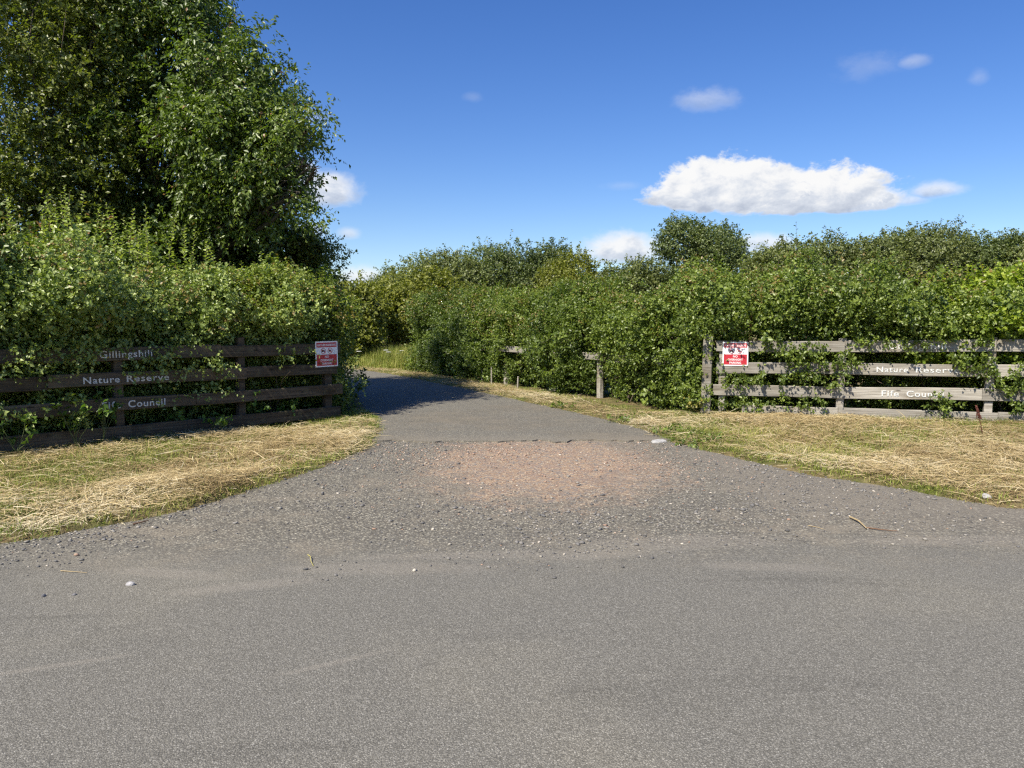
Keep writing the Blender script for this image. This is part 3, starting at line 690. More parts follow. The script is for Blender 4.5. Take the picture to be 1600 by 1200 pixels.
build_hedge('shrub', 'yellowish green shrub behind the left sign, spilling round the fence end', hs, E + bk * .8, M_ROSE, 0, dict(spec, L=.046, W=.034), rng, [sh], 18, 'shrub', cl=(C, Nr, kind, zr))
rng = np.random.default_rng(13)
hb = Hedge([(E[0] - .95, E[1] + 3.2), (E[0] - 1.0, E[1] + 1.8), (E[0] - .75, E[1] + 1.0), (E[0] - .55, E[1] + .5)][::-1] + [(-5.0, 17.2)], [(0, 1.95), (.5, 2.0), (1, 1.9)], .62, 23, .2)
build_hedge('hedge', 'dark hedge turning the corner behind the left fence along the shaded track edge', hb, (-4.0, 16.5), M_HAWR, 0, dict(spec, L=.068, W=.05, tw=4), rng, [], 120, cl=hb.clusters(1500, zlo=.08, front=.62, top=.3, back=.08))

# right: hedge along the track, hedge behind the fence, brighter maple at the far right
rng = np.random.default_rng(14)
pt = [G(1096, 641), G(1040, 638), G(985, 634), G(915, 621), G(850, 608), G(770, 597), G(700, 588), G(645, 582)]
pt = np.array(pt); off_ = offset(chaikin(pt, 1), .0)
pathT = offset(off_, -.56)[::-1]
# path runs far -> near so that its right hand side is the track side
hT = Hedge(pathT, [(0, 2.05), (.3, 2.15), (.6, 2.05), (.85, 2.08), (1, 2.2)], .8, 24, .3)
def side_check(h, toward):
    c_, n_ = h.at(np.array([h.len * .5])); return float(((np.array(toward) - c_[0]) @ n_[0]))
print('track hedge side', side_check(hT, (0, 9)), hT.len)
if side_check(hT, (0, 9)) < 0: hT = Hedge(offset(off_, .56)[::-1], [(0, 2.05), (.3, 2.15), (.6, 2.05), (.85, 2.08), (1, 2.2)], .8, 24, .3)
print('track hedge side', side_check(hT, (0, 9)))
C, Nr, kind, zr = hT.clusters(6200, zlo=.1, front=.66, top=.3, back=.04, low=.85)
# a notch where the old fence rail shows through
dd_ = dt_ / TL; sa = (C[:, :2] - T0) @ dd_
notch = ((np.abs(sa - tx_(800)) < .5) | (np.abs(sa - tx_(918)) < .28)) & (np.abs(C[:, 2] - .84) < .15) & (kind == 0)
notch |= (np.abs(sa - tx_(925)) < .12) & (C[:, 2] < .9) & (kind == 0)
notch |= (np.abs((C[:, :2] - C1) @ (dr / RLEN) - rx(1103)) < .2) & ((C[:, :2] - C1) @ nR[:2] > -.1) & (C[:, 2] < 1.4)
C, Nr, kind, zr = C[~notch], Nr[~notch], kind[~notch], zr[~notch]
specR = dict(rc=.075, tw=5, tl=.17, nl=7, L=.054, W=.038, up=.5, out=.65, rnd=.75, spread=.75)
tops = []
for _ in range(90):
    s = np.array([rng.uniform(0, hT.len)]); c_, nr_ = hT.at(s); l = rng.uniform(-.6, .7) * hT.hw; tops.append(np.array([c_[0, 0] + nr_[0, 0] * l, c_[0, 1] + nr_[0, 1] * l, hT.height(s)[0] + .0]))
sh = upright_shoots(rng, tops, rng.uniform(.15, .42, len(tops)), .05, .034, 10)
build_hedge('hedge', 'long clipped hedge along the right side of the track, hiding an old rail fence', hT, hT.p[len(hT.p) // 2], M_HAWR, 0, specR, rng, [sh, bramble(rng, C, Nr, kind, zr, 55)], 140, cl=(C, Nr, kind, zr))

rng = np.random.default_rng(15)
dR = dr / RLEN; bR = -nR[:2]
hR = Hedge([C1 - dR * .6 + bR * 1.0, C1 + dR * 1.5 + bR * 1.0, C1 + dR * 4 + bR * 1.0, C1 + dR * 5.5 + bR * 1.0], [(0, 2.2), (.35, 2.28), (.6, 2.05), (1, 2.0)], .95, 25, .32)
print('right hedge side', side_check(hR, (4, 5)))
C, Nr, kind, zr = hR.clusters(4300, zlo=.12, front=.66, top=.3, back=.04, low=.72)
low_ = sm(1.4, 1.05, C[:, 2]) * (kind == 0)
C = C - np.outer(low_ * (.24 + .25 * rng.uniform(size=len(C))), nR)
over = sm(1.25, 1.55, C[:, 2]) * (kind == 0); C = C + np.outer(over * .13, nR); C = np.where((((C[:, :2] - C1) @ dR) > -.15)[:, None], hold(C, C1, nR, 1.28, 1.75, .6), C)
hang = []
for px, z, k in [(1210, 1.22, 6), (1230, 1.1, 9), (1250, .98, 9), (1265, 1.12, 8), (1285, 1.05, 7), (1245, .82, 6), (1260, .68, 8), (1225, .62, 5), (1300, .95, 6), (1320, 1.0, 7), (1310, .65, 6), (1290, .62, 5), (1135, .62, 5), (1155, .64, 5), (1170, .6, 5), (1190, .62, 4), (1125, .25, 5), (1160, .22, 6), (1185, .22, 5), (1220, .22, 5), (1255, .24, 4), (1275, .22, 4), (1380, 1.28, 3), (1400, 1.22, 3), (1420, 1.24, 3), (1435, 1.22, 3), (1350, 1.26, 5), (1500, .98, 8), (1520, .95, 8), (1535, .85, 7), (1545, .75, 5), (1490, 1.02, 6), (1530, 1.25, 5), (1480, .2, 5), (1460, .25, 5), (1485, .32, 3), (1565, .55, 6), (1590, .6, 6), (1575, .7, 5), (1595, .8, 6), (1590, .25, 6), (1330, .92, 4), (1195, 1.22, 4), (1340, 1.3, 4)]:
    hang += [rpt(px + rng.normal() * 7, z + rng.normal() * .05, .05 + .12 * rng.uniform()) for _ in range(k)]
spH = dict(specR); spH.update(tw=3, rc=.045, up=.1, out=.5, sag=.45, tl=.13, nl=7)
tops = [np.array(rpt(px, 2.2, -rng.uniform(.3, 1.6))) for px in rng.uniform(1120, 1600, 45)]
hh = rng.uniform(.15, .4, 45)
sh = upright_shoots(rng, tops, hh, .05, .035, 12)
sh2 = upright_shoots(rng, [np.array(rpt(1214, 2.2, -1.0)), np.array(rpt(1250, 2.2, -.9)), np.array(rpt(1160, 2.2, -.9))], [.95, 1.15, .6], .085, .06, 18)
sh = (sh[0] + sh2[0], sh[1] + sh2[1])
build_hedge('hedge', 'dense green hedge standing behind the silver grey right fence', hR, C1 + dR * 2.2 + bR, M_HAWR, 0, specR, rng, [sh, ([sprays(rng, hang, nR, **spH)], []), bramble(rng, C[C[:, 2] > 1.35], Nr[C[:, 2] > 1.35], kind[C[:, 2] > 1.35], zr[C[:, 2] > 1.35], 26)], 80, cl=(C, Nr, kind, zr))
rng = np.random.default_rng(16)
hM = Hedge([C1 + dR * 3.0 + bR * .75, C1 + dR * 4.5 + bR * .85, C1 + dR * 8.8 + bR * 1.0], [(0, 1.9), (.15, 2.15), (.4, 2.3), (1, 2.35)], .8, 26, .25)
C, Nr, kind, zr = hM.clusters(2900, zlo=.9, front=.62, top=.34, back=.04, low=.8)
low_ = sm(1.4, 1.1, C[:, 2]) * (kind == 0); C = C - np.outer(low_ * (.3 + .3 * rng.uniform(size=len(C))), nR); C = hold(C, C1, nR, 1.28, 1.75, .6)
tops = [np.array(rpt(px, 2.25, -rng.uniform(.2, 1.2))) for px in rng.uniform(1400, 1720, 40)]
sh = upright_shoots(rng, tops, rng.uniform(.15, .4, 40), .06, .05, 10)
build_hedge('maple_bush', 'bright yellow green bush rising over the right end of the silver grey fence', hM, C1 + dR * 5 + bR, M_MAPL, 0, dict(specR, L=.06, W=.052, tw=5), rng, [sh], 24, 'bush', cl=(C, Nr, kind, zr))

# ------------------------------------------------------------------ trees
def shell(rng, lumps, n, depth=.25, fb=None, amp=.15, cull=True):
    """cluster centres on the skin of a union of ellipsoids"""
    Cc = np.array([l[0] for l in lumps], float); Rr = np.array([l[1] for l in lumps], float)
    w = (Rr ** 2).mean(1) ** 1.0; w /= w.sum()
    i = rng.choice(len(lumps), n, p=w); d = nrm(rng.normal(size=(n, 3)))
    r = 1 - np.abs(rng.normal(size=n)) * depth
    if fb is not None: r = r + fb(Cc[i] + d * Rr[i], 2.2 / max(Rr.mean(), .3)) * amp
    r = np.clip(r, .1, 1.35)
    p = Cc[i] + d * Rr[i] * r[:, None]
    if cull:   # drop most of what is deep inside another lump
        q = np.full(n, 9.0)
        for c_, rr in zip(Cc, Rr): q = np.minimum(q, np.where(True, (((p - c_) / rr) ** 2).sum(1), 9))
        keep = (q > .45) | (rng.uniform(size=n) < .45); p, d, i = p[keep], d[keep], i[keep]
    return p, d, i
def tree(name, label, base, trunk_h, trunk_r, lumps, n, spec, mat, seed, cat='tree', group=None, subs=5, bark=None, amp=.15, stems=1, depth=.25, tips=.01, spray=None):
    rng = np.random.default_rng(seed); fb = Fbm(seed)
    root = empty(name, (base[0], base[1], 0)); tag(root, label, cat, group)
    b = np.array([base[0], base[1], -.05])
    tr = []; br = []
    forks = []
    for k in range(stems):
        bb = b + (np.array([rng.normal() * .3, rng.normal() * .3, 0]) if stems > 1 else 0)
        fk = np.array([base[0], base[1], trunk_h]) + (np.array([rng.normal() * .5, rng.normal() * .5, rng.normal() * .3]) if stems > 1 else 0)
        p_, r_ = limb(rng, bb, fk, trunk_r * 1.25, trunk_r * .7, 8, .08); r_[0] *= 1.25; tr.append((p_, r_)); forks.append(fk)
    for (c_, r) in lumps:
        c_ = np.array(c_, float); fk = forks[rng.integers(len(forks))]
        p_, rd = limb(rng, fk, c_, trunk_r * .5, trunk_r * .14, 7, .14, .06); br.append((p_, rd))
        for _ in range(subs):
            q = p_[rng.integers(3, 7)]; e = c_ + nrm(rng.normal(size=3)) * np.array(r) * .85
            br.append(limb(rng, q, e, trunk_r * .14, trunk_r * .03, 5, .16, .05))
    V, Fc = tubes(tr, 9); world_obj('trunk', np_mesh('trunk', V, Fc, smooth=True), bark or M_BARK, root)
    V, Fc = tubes(br, 5); world_obj('branches', np_mesh('branches', V, Fc, smooth=True), bark or M_BARK, root)
    if spray:   # leaf clusters strung along outward side branches, with gaps between them
        k_, ln_, sg_ = spray
        C, Nr, i = shell(rng, lumps, n // k_, depth, fb, amp)
        ax = nrm(Nr + rng.normal(size=Nr.shape) * .45 + np.array([0, 0, -.05])); rr_s = np.array([np.mean(l[1]) for l in lumps])[i]
        q = np.linspace(-.75, .45, k_)[None, :] * (ln_ * np.clip(rr_s / .8, .35, 1.0))[:, None]
        C = (C[:, None] + ax[:, None] * q[..., None] + rng.normal(size=(len(C), k_, 3)) * sg_)
        C[..., 2] -= np.clip(q, 0, 1) ** 2 * .8
        C = C.reshape(-1, 3); Nr = np.repeat(Nr, k_, 0); i = np.repeat(i, k_)
    else: C, Nr, i = shell(rng, lumps, n, depth, fb, amp)
    lt = rng.normal(size=len(lumps)) * .12
    ti = np.clip(.48 + lt[i] + fb(C, .9) * .15 + rng.normal(size=len(C)) * .2, 0, 1)
    f = foliage(rng, C, Nr, **spec, tint=ti)
    f[2] = np.where((rng.uniform(size=len(f[2]) // 2) < tips).repeat(2), 1.0, f[2])
    world_obj('crown', np_mesh('crown', f[0], f[1], f[2]), mat, root)
    return root

def lump(px, py, Yd, r, sq=(1, 1, .85)):
    c_ = P(px, py, Yd); rr = r * Yd / F
    return (tuple(c_), (rr * sq[0], rr * sq[1], rr * sq[2]))
# big tree behind the left hedge (cherry-like, drooping leaves)
la = [lump(230, 130, 14.6, 140), lump(295, 50, 14.2, 72), lump(385, 175, 13.4, 72), lump(440, 220, 12.9, 45), lump(474, 248, 12.7, 24, (1.2, 1, .6)), lump(422, 275, 13.0, 58), lump(380, 330, 14.3, 75),
      lump(290, 300, 14.6, 110), lump(180, 260, 14.4, 110), lump(170, 40, 14.6, 130), lump(215, -60, 14.4, 110), lump(130, -90, 15, 140), lump(290, 0, 13.9, 55), lump(395, 130, 13.6, 42), lump(180, -200, 15, 120),
      lump(345, 200, 14.6, 100), lump(200, 60, 15.4, 140), lump(300, 330, 15, 100), lump(200, 330, 15, 100), lump(450, 318, 12.9, 34), lump(300, 390, 15, 80), lump(390, 400, 15, 55),
      lump(368, 345, 13.6, 55), lump(325, 335, 13.9, 55), lump(350, 290, 13.5, 55), lump(425, 255, 13.8, 60), lump(395, 205, 14.2, 78), lump(415, 320, 13.6, 55), lump(335, 150, 13.9, 75), lump(436, 112, 13.4, 15, (1.2, 1, .6)), lump(365, 45, 13.8, 14, (.8, 1, 1.5)), lump(478, 205, 12.8, 15, (1.4, 1, .6)), lump(492, 262, 12.6, 12, (1.5, 1, .6)), lump(478, 165, 13, 15, (1.4, 1, .7)), lump(470, 300, 12.8, 18), lump(340, 110, 13.2, 60), lump(335, 225, 12.9, 68), lump(250, 210, 13.1, 70), lump(260, 410, 16, 80), lump(160, 400, 15.6, 90)]
tree('cherry_tree', 'tall dark green tree with drooping leaves rising behind the left hedge', (-6.6, 14.9), 1.9, .17, la, 9200, dict(rc=.10, tw=4, tl=.28, nl=8, L=.082, W=.042, up=.15, out=.75, rnd=.65, ldroop=.55, spread=.6, sag=.25), M_CHER, 31, subs=6, amp=.2, tips=.012, spray=(9, .55, .12))
lb = [lump(30, 60, 12.6, 95), lump(110, 120, 12.9, 80), lump(-40, 180, 12.2, 110), lump(60, 220, 12.5, 90), lump(140, 230, 12.9, 60), lump(60, -60, 12.8, 110), lump(-120, 20, 12.4, 130), lump(-140, 220, 12, 120), lump(150, 30, 13.2, 60), lump(30, 310, 12.3, 70), lump(120, 320, 12.8, 60), lump(-30, -180, 13, 110), lump(90, 300, 13.4, 70), lump(20, 390, 12.4, 70), lump(-80, 330, 12.2, 90), lump(100, 400, 13, 70), lump(170, 380, 13.4, 60)]
tree('willow_tree', 'many stemmed olive green tree at the left edge, above the pale hedge', (-8.1, 12.7), 1.2, .07, lb, 3900, dict(rc=.10, tw=4, tl=.28, nl=8, L=.072, W=.041, up=.5, out=.6, rnd=.7, ldroop=.0, spread=.65), M_WILL, 32, subs=6, stems=7, amp=.2, bark=M_TWIG, depth=.3, spray=(7, .4, .12))
lc = [lump(440, 400, 15.5, 48), lump(485, 395, 15.3, 26, (1.2, 1, .55)), lump(500, 412, 15.2, 18, (1.3, 1, .5)), lump(470, 372, 15.4, 26, (1.2, 1, .7)), lump(420, 430, 15.6, 50), lump(390, 390, 16, 50), lump(470, 440, 15.4, 40)]
tree('apple_tree', 'small spreading tree with layered sprays between the tall tree and the track', (-5.0, 15.8), 1.1, .08, lc, 1000, dict(rc=.09, tw=4, tl=.26, nl=9, L=.07, W=.04, up=.2, out=.8, rnd=.5, ldroop=.2, spread=.5), M_WILL, 33, subs=6, amp=.2, spray=(8, .45, .08))

rng = np.random.default_rng(35)
hu = Hedge([A - dL * 3 + bk * 2.9, A + bk * 2.9, A + dL * 3.6 + bk * 2.7], [(0, 2.9), (.5, 2.7), (1, 2.3)], .8, 35, .25)
build_hedge('understorey_shrub', 'dark understorey filling the gap between the pale hedge and the trees behind', hu, A + dL + bk * 2.9, M_CHER, 0, dict(spec, L=.075, W=.05, tw=4), rng, [], 30, 'shrub', cl=hu.clusters(1700, zlo=.3, front=.6, top=.34, back=.06))

def far_tree(name, label, px, top, hw, Yd, mat, seed, n=1000, base_y=None, L=.125, group='trees of the wood beyond the hedges', flat=1.0, tr=.14):
    rng = np.random.default_rng(seed)
    ctr = P(px, top, Yd); H = ctr[2]; rxy = hw * Yd / F
    zc = H * .56; rz = H * .46
    lumps = [((ctr[0], Yd, zc), (rxy * .75, rxy * .75, rz * .8))]
    for k in range(20):
        a = rng.uniform(0, 2 * math.pi); e = rng.uniform(-.5, 1.2); e = min(e, 1.1)
        d = np.array([math.cos(a) * math.cos(e), math.sin(a) * math.cos(e), math.sin(e)])
        s = rng.uniform(.24, .42)
        lumps.append(((ctr[0] + d[0] * rxy * (1 - s * .8), Yd + d[1] * rxy * (1 - s * .8), zc + d[2] * rz * (1 - s * .75)), (rxy * s * 1.1, rxy * s * 1.1, max(rxy, rz) * s * .85)))
    return tree(name, label, (ctr[0], Yd), H * .3, tr, lumps, int(n * 1.25), dict(rc=.20, tw=4, tl=.42, nl=8, L=L, W=L * .72, up=.35, out=.8, rnd=.6, spread=.6), mat, seed, group=group, subs=1, amp=.26, depth=.17, tips=.0)
FT = [
    ('sallow_bush', 'yellow green bush where the track bends out of sight', 618, 444, 62, 33, M_SALL, 900),
    ('sallow_bush', 'olive bush tight against the far end of the long hedge', 680, 436, 55, 34, M_SALL, 900),
    ('wood_tree', 'low tree at the left shoulder of the wood over the track bend', 608, 424, 42, 47, M_TREE, 800),
    ('wood_tree', 'rounded green tree, second up the left slope of the wood', 690, 404, 75, 46, M_TREE, 1300),
    ('oak_tree', 'dark green crown topping the middle wood above the long hedge', 785, 379, 80, 48, M_OAK, 1500),
    ('wood_tree', 'dark tree with a small pointed top right of the highest middle crown', 852, 384, 46, 49, M_OAK, 1000),
    ('wood_tree', 'light green tree at the right end of the middle wood', 898, 398, 52, 44, M_SALL, 1000),
    ('wood_tree', 'low green tree in the dip left of the round oak', 985, 408, 52, 44, M_TREE, 1000),
    ('oak_tree', 'solitary round oak standing above the hedge against white cloud', 1092, 347, 78, 46, M_OAK, 1600),
    ('wood_tree', 'low olive tree directly right of the round oak', 1225, 392, 66, 38, M_TREE, 1200),
    ('wood_tree', 'broad green tree at the left start of the right hand wood', 1325, 374, 80, 40, M_TREE, 1500),
    ('wood_tree', 'highest broad crown of the right hand wood', 1432, 361, 82, 42, M_TREE, 1500),
    ('wood_tree', 'dark broad crown of the right hand wood near the picture edge', 1535, 364, 82, 43, M_OAK, 1500),
    ('wood_tree', 'broad crown of the right hand wood cut by the picture edge', 1630, 374, 85, 41, M_TREE, 1300),
    ('wood_tree', 'low tree over the corner hedge left of the track bend', 548, 450, 44, 30, M_SALL, 800),
    ('wood_tree', 'dull green tree directly behind the corner hedge and tall left tree', 490, 438, 50, 34, M_SALL, 900),
]
for k, (nm, lab, px, top, hw, Yd, m, n) in enumerate(FT): far_tree(nm, lab, px, top, hw, Yd, m, 50 + k, n)

# ------------------------------------------------------------------ verge grass
def pick(rng, n, x0, x1, y0, y1, dmin, dmax=99):
    p = np.stack([rng.uniform(x0, x1, n), rng.uniform(y0, y1, n)], -1); d = pave_d(p)
    k = (d > dmin) & (d < dmax); return p[k], d[k]
def behind(p, O, d, n_):   # signed distance in front of a fence line
    return (p - O) @ n_[:2]
def zone(rng, n, wide=.25):
    """points of the two verges, in front of the fences and the track hedge"""
    out = []
    p, d = pick(rng, int(n * 1.1), -7.5, -1.2, 4.6, 13.2, -.02); f = behind(p, A, dL, nL); k = (f > -wide) & ((p - A) @ dL < LLEN + .9); out.append((p[k], d[k], f[k]))
    p, d = pick(rng, int(n * 1.6), 1.0, 9.5, 5.0, 14.2, -.02); f = behind(p, C1, dR, nR); k = (f > -wide) & ((p - C1) @ dR > -1.2 - .0 * p[:, 0]); out.append((p[k], d[k], f[k]))
    p, d = pick(rng, int(n * 1.0), -6, 3.3, 11.5, 30, -.02, 1.5); k = (p[:, 0] > np.interp(p[:, 1], right[::-1][:, 1][np.argsort(right[::-1][:, 1])], right[::-1][:, 0][np.argsort(right[::-1][:, 1])]) - .05); f = 1.4 - d; out.append((p[k], d[k], f[k]))
    return np.concatenate([o[0] for o in out]), np.concatenate([o[1] for o in out]), np.concatenate([o[2] for o in out])
def blades(rng, p, z0, L, W, lay, tint, curl=.5):
    """bent blades of 2 quads + tip; lay 0 upright .. 1 lying"""
    n = len(p); a = rng.uniform(0, 2 * math.pi, n); hd = np.stack([np.cos(a), np.sin(a)], -1)
    el = (1 - lay) * math.pi / 2
    pts = [np.concatenate([p, z0[:, None]], 1)]; e = el.copy()
    for s in range(3):
        st = np.concatenate([hd * (np.cos(e) * L / 3)[:, None], (np.sin(e) * L / 3)[:, None]], 1); pts.append(pts[-1] + st); e = e - curl * rng.uniform(.2, 1.0, n)
    sd = np.stack([-hd[:, 1], hd[:, 0], np.zeros(n)], -1) * (W / 2)[:, None]
    # lying blades are turned to stand partly on edge
    tw = rng.uniform(-1, 1, n); sd[:, 2] += tw * W * .35
    V = np.stack([pts[0] - sd, pts[0] + sd, pts[1] + sd, pts[1] - sd, pts[2] + sd * .8, pts[2] - sd * .8, pts[3], pts[3] + sd * .05], 1).reshape(-1, 3)
    b = np.arange(n)[:, None] * 8
    Fc = np.concatenate([b + np.array([0, 1, 2, 3]), b + np.array([3, 2, 4, 5]), b + np.array([5, 4, 7, 6])], 1).reshape(-1, 4)
    return V, Fc, np.repeat(tint, 3)
rng = np.random.default_rng(41)
p, d, f = zone(rng, 150000)
dens = np.clip(.7 + .55 * fb3(p, 1.3) + .25 * fb2(p, 4.5), .1, 1) * sm(-.03, .3, d + fb2(p, 5) * .1) * np.where(f < .15, .45, 1)
k = rng.uniform(size=len(p)) < dens; p, d, f = p[k], d[k], f[k]
n = len(p); z = gh(p[:, 0], p[:, 1], d); zz = z + rng.uniform(0, .045, n) * (1 + fb2(p, 2.5)) 
V, Fc, T = blades(rng, p, zz, rng.uniform(.05, .19, n), rng.uniform(.003, .006, n), np.clip(rng.normal(.9, .11, n), .5, 1.03), np.clip(rng.normal(.52, .2, n) + fb1(p, 1.5) * .22 + fb3(p, 4.0) * .14, 0, 1), .25)
pl2, dl2, fl2 = zone(rng, 3500); kk = (dl2 > .08) & (fl2 > .1); pl2, dl2 = pl2[kk], dl2[kk]; n2_ = len(pl2)
V2, F2, T2 = blades(rng, pl2, gh(pl2[:, 0], pl2[:, 1], dl2) + rng.uniform(.01, .07, n2_), rng.uniform(.18, .42, n2_), rng.uniform(.003, .005, n2_), np.clip(rng.normal(.95, .06, n2_), .75, 1.04), np.clip(rng.normal(.8, .15, n2_), .3, 1), .12)
F2 = F2 + len(V); V = np.concatenate([V, V2]); Fc = np.concatenate([Fc, F2]); T = np.concatenate([T, T2])
hay = link('mown_hay', np_mesh('mown_hay', V, Fc, T), M_STRAW); tag(hay, 'pale dry mown grass lying over both verges', 'dry grass', kind='stuff')
print('straw', n)
p, d, f = zone(rng, 190000, .35)
gmask = sm(-.2, .45, fb1(p, 1.1) + .4 * fb3(p, 3.0) + .15 * (p[:, 0] < 0)) * .95 + .28
edge_g = np.exp(-((d - .12) / .14) ** 2) * sm(-.2, .5, fb2(p, 1.2)) * 1.1
foot = np.exp(-(f / .22) ** 2) * .9
dens = np.clip(np.maximum(np.maximum(gmask, edge_g), foot), 0, 1) * sm(-.03, .12, d + fb2(p, 6) * .08)
k = rng.uniform(size=len(p)) < dens * .75; p, d, f = p[k], d[k], f[k]
n = len(p); z = gh(p[:, 0], p[:, 1], d); foot = np.exp(-(f / .2) ** 2)
Lb = rng.uniform(.03, .085, n) + foot * rng.uniform(0, .07, n)
V, Fc, T = blades(rng, p, z - .005, Lb, rng.uniform(.003, .006, n), np.clip(rng.normal(.35, .2, n), 0, .85), np.clip(rng.normal(.55, .2, n) + fb3(p, 1.6) * .15, 0, 1), .35)
gr = link('grass', np_mesh('grass', V, Fc, T), M_GRASS); tag(gr, 'short green grass growing through the mown verges', 'grass', kind='stuff')
print('grass', n)
# long grass at the bend of the track and along the hedge feet
pa, da = pick(rng, 60000, -6.5, -2.5, 24.5, 31.5, .15); k = (pa[:, 0] > -6.2 + (pa[:, 1] - 25) * -.25) & (pa[:, 1] > 26 - .3 * (pa[:, 0] + 3)); pa, da = pa[k], da[k]
k = rng.uniform(size=len(pa)) < .6 * sm(.3, 1.6, da) + .08; pa, da = pa[k], da[k]
n = len(pa); hgt = .15 + .65 * sm(.4, 2.2, da)
V, Fc, T = blades(rng, pa, gh(pa[:, 0], pa[:, 1], da), hgt * rng.uniform(.5, 1.2, n), rng.uniform(.006, .012, n), np.clip(rng.normal(.15, .1, n), 0, .6), np.clip(rng.normal(.68, .22, n), 0, 1), .3)
tgp = link('long_grass', np_mesh('long_grass', V, Fc, T), M_GRASS); tag(tgp, 'tall seeding grass at the bend of the track', 'long grass', kind='stuff')
print('long', n)

# ------------------------------------------------------------------ loose chippings
rng = np.random.default_rng(51)
bm = bmesh.new(); bmesh.ops.create_icosphere(bm, subdivisions=1, radius=1.0); bv = np.array([v.co[:] for v in bm.verts]); bf = np.array([[v.index for v in f_.verts] for f_ in bm.faces]); bm.free()
n0 = 62000
p = np.stack([rng.uniform(-4.5, 4.6, n0), rng.uniform(4.4, 10.2, n0)], -1); d = pave_d(p)
m_ = sm(4.45, 5.7, p[:, 1] - .05 * p[:, 0] + .25 * fb3(p, 2.5)) * np.clip(.42 + .6 * fb1(p, 1.6), .03, 1) * sm(10.15, 9.9, p[:, 1])
redm = np.exp(-(((p[:, 0] - .3) / 1.6) ** 2 + ((p[:, 1] - 8.7) / 1.9) ** 2) * 1.2 + fb2(p, 2.0) * .35)
k = (d < .15) & (rng.uniform(size=n0) < np.clip(m_ + redm * .35, 0, 1) * .75); p, redm = p[k], redm[k]; n = len(p)
s = np.exp(rng.normal(math.log(.0052), .5, n)); s = np.clip(s, .0022, .02)
Vv = bv[None] * (s[:, None, None] * rng.uniform(.6, 1.25, (n, len(bv), 1))); a = rng.uniform(0, 6.28, n)
Vv = np.stack([Vv[..., 0] * np.cos(a)[:, None] * 1.3 - Vv[..., 1] * np.sin(a)[:, None], Vv[..., 0] * np.sin(a)[:, None] * 1.3 + Vv[..., 1] * np.cos(a)[:, None], Vv[..., 2] * .6], -1)
Vv += np.concatenate([p, np.maximum(0, s * .35)[:, None]], 1)[:, None]
Fc = (bf[None] + (np.arange(n) * len(bv))[:, None, None]).reshape(-1, 3)
isred = rng.uniform(size=n) < np.clip(redm * 1.0, .02, .75)
ti = np.where(isred, rng.uniform(.82, .98, n), np.clip(rng.normal(.42, .2, n), 0, .79)); ti = np.where(rng.uniform(size=n) < .04, 1.0, ti)
gv = link('gravel', np_mesh('gravel', Vv.reshape(-1, 3), Fc, np.repeat(ti, len(bf))), M_STONE); tag(gv, 'loose grey and red chippings on the apron', 'gravel', kind='stuff')
print('stones', n)

# ------------------------------------------------------------------ small separate things
def rock(name, label, cat, xy, size, mat, seed, z=0.0, group=None):
    r = np.random.default_rng(seed); bm = bmesh.new(); bmesh.ops.create_icosphere(bm, subdivisions=2, radius=1.0)
    f_ = Fbm(seed, 6, 2)
    for v in bm.verts:
        co = np.array(v.co[:]); k = 1 + .28 * f_(co[None], 1.6)[0]; v.co = Vector((co[0] * size[0] * k, co[1] * size[1] * k, max(co[2], -.45) * size[2] * k))
    o = from_bm(name, bm, mat); o.location = (xy[0], xy[1], z + size[2] * .35); o.rotation_euler.z = r.uniform(0, 6); tag(o, label, cat, group); return o
rock('stone', 'pale grey stone lying alone on the tarmac near the left foreground', 'stone', G(205, 914), (.026, .018, .017), plain('pale_stone', (.36, .35, .35), .8, var=.5, sc_=60), 1)
rock('stone', 'small dark stone on the tarmac, leftmost of the loose stones', 'stone', G(68, 932), (.014, .011, .011), M_ROCK, 2)
rock('stone', 'tiny dark stone on the tarmac, just right of the leftmost dark stone', 'stone', G(115, 930), (.012, .01, .01), M_ROCK, 3)
rock('stone', 'rounded whitish stone in the dry grass at the right road edge', 'stone', G(1541, 784), (.035, .03, .028), M_CONC, 4, .03)
cr = rock('concrete_lump', 'whitish broken concrete lump where tarmac meets the right verge', 'concrete', G(1030, 691), (.14, .09, .03), M_CONC, 5, -.005)
cr.rotation_euler.z = .6
def stick(name, label, cat, pts, rad, mat, group=None):
    V, Fc = tubes([(pts, np.linspace(rad, rad * .5, len(pts)))], 6)
    root = np.array(pts[0]); o = link(name, np_mesh(name, V - root, Fc, smooth=True), mat); o.location = root; tag(o, label, cat, group); return o
def gp(px, py, z): g_ = G(px, py); return (g_[0], g_[1], z)
stick('dry_stem', 'thick pale dry stem lying on the apron at the right', 'stick', [gp(1328, 810, .012), gp(1342, 818, .02), gp(1354, 828, .012)], .009, M_STICK)
stick('twig', 'thin brown twig lying on the apron beside the pale stem', 'twig', [gp(1354, 826, .008), gp(1378, 830, .012), gp(1402, 831, .006)], .005, M_STICKB)
stick('twig', 'short dark twig at the edge of the left verge', 'twig', [gp(208, 821, .01), gp(220, 819, .014), gp(232, 815, .01)], .007, M_STICKB)
stick('grass_stalk', 'bent yellow stalk on the gravel left of centre', 'stalk', [gp(481, 868, .006), gp(485, 874, .02), gp(486, 880, .012), gp(490, 886, .005)], .003, plain('yellow_stalk', (.48, .42, .12), .7))
stick('grass_stalk', 'straight straw on the gravel at the right, left of the pale stem', 'stalk', [gp(1263, 822, .005), gp(1275, 825, .009), gp(1288, 828, .005)], .0028, M_STICK)
stick('grass_stalk', 'long straw on the tarmac near the left edge', 'stalk', [gp(95, 893, .005), gp(115, 895, .008), gp(136, 896, .005)], .0028, M_STICK)

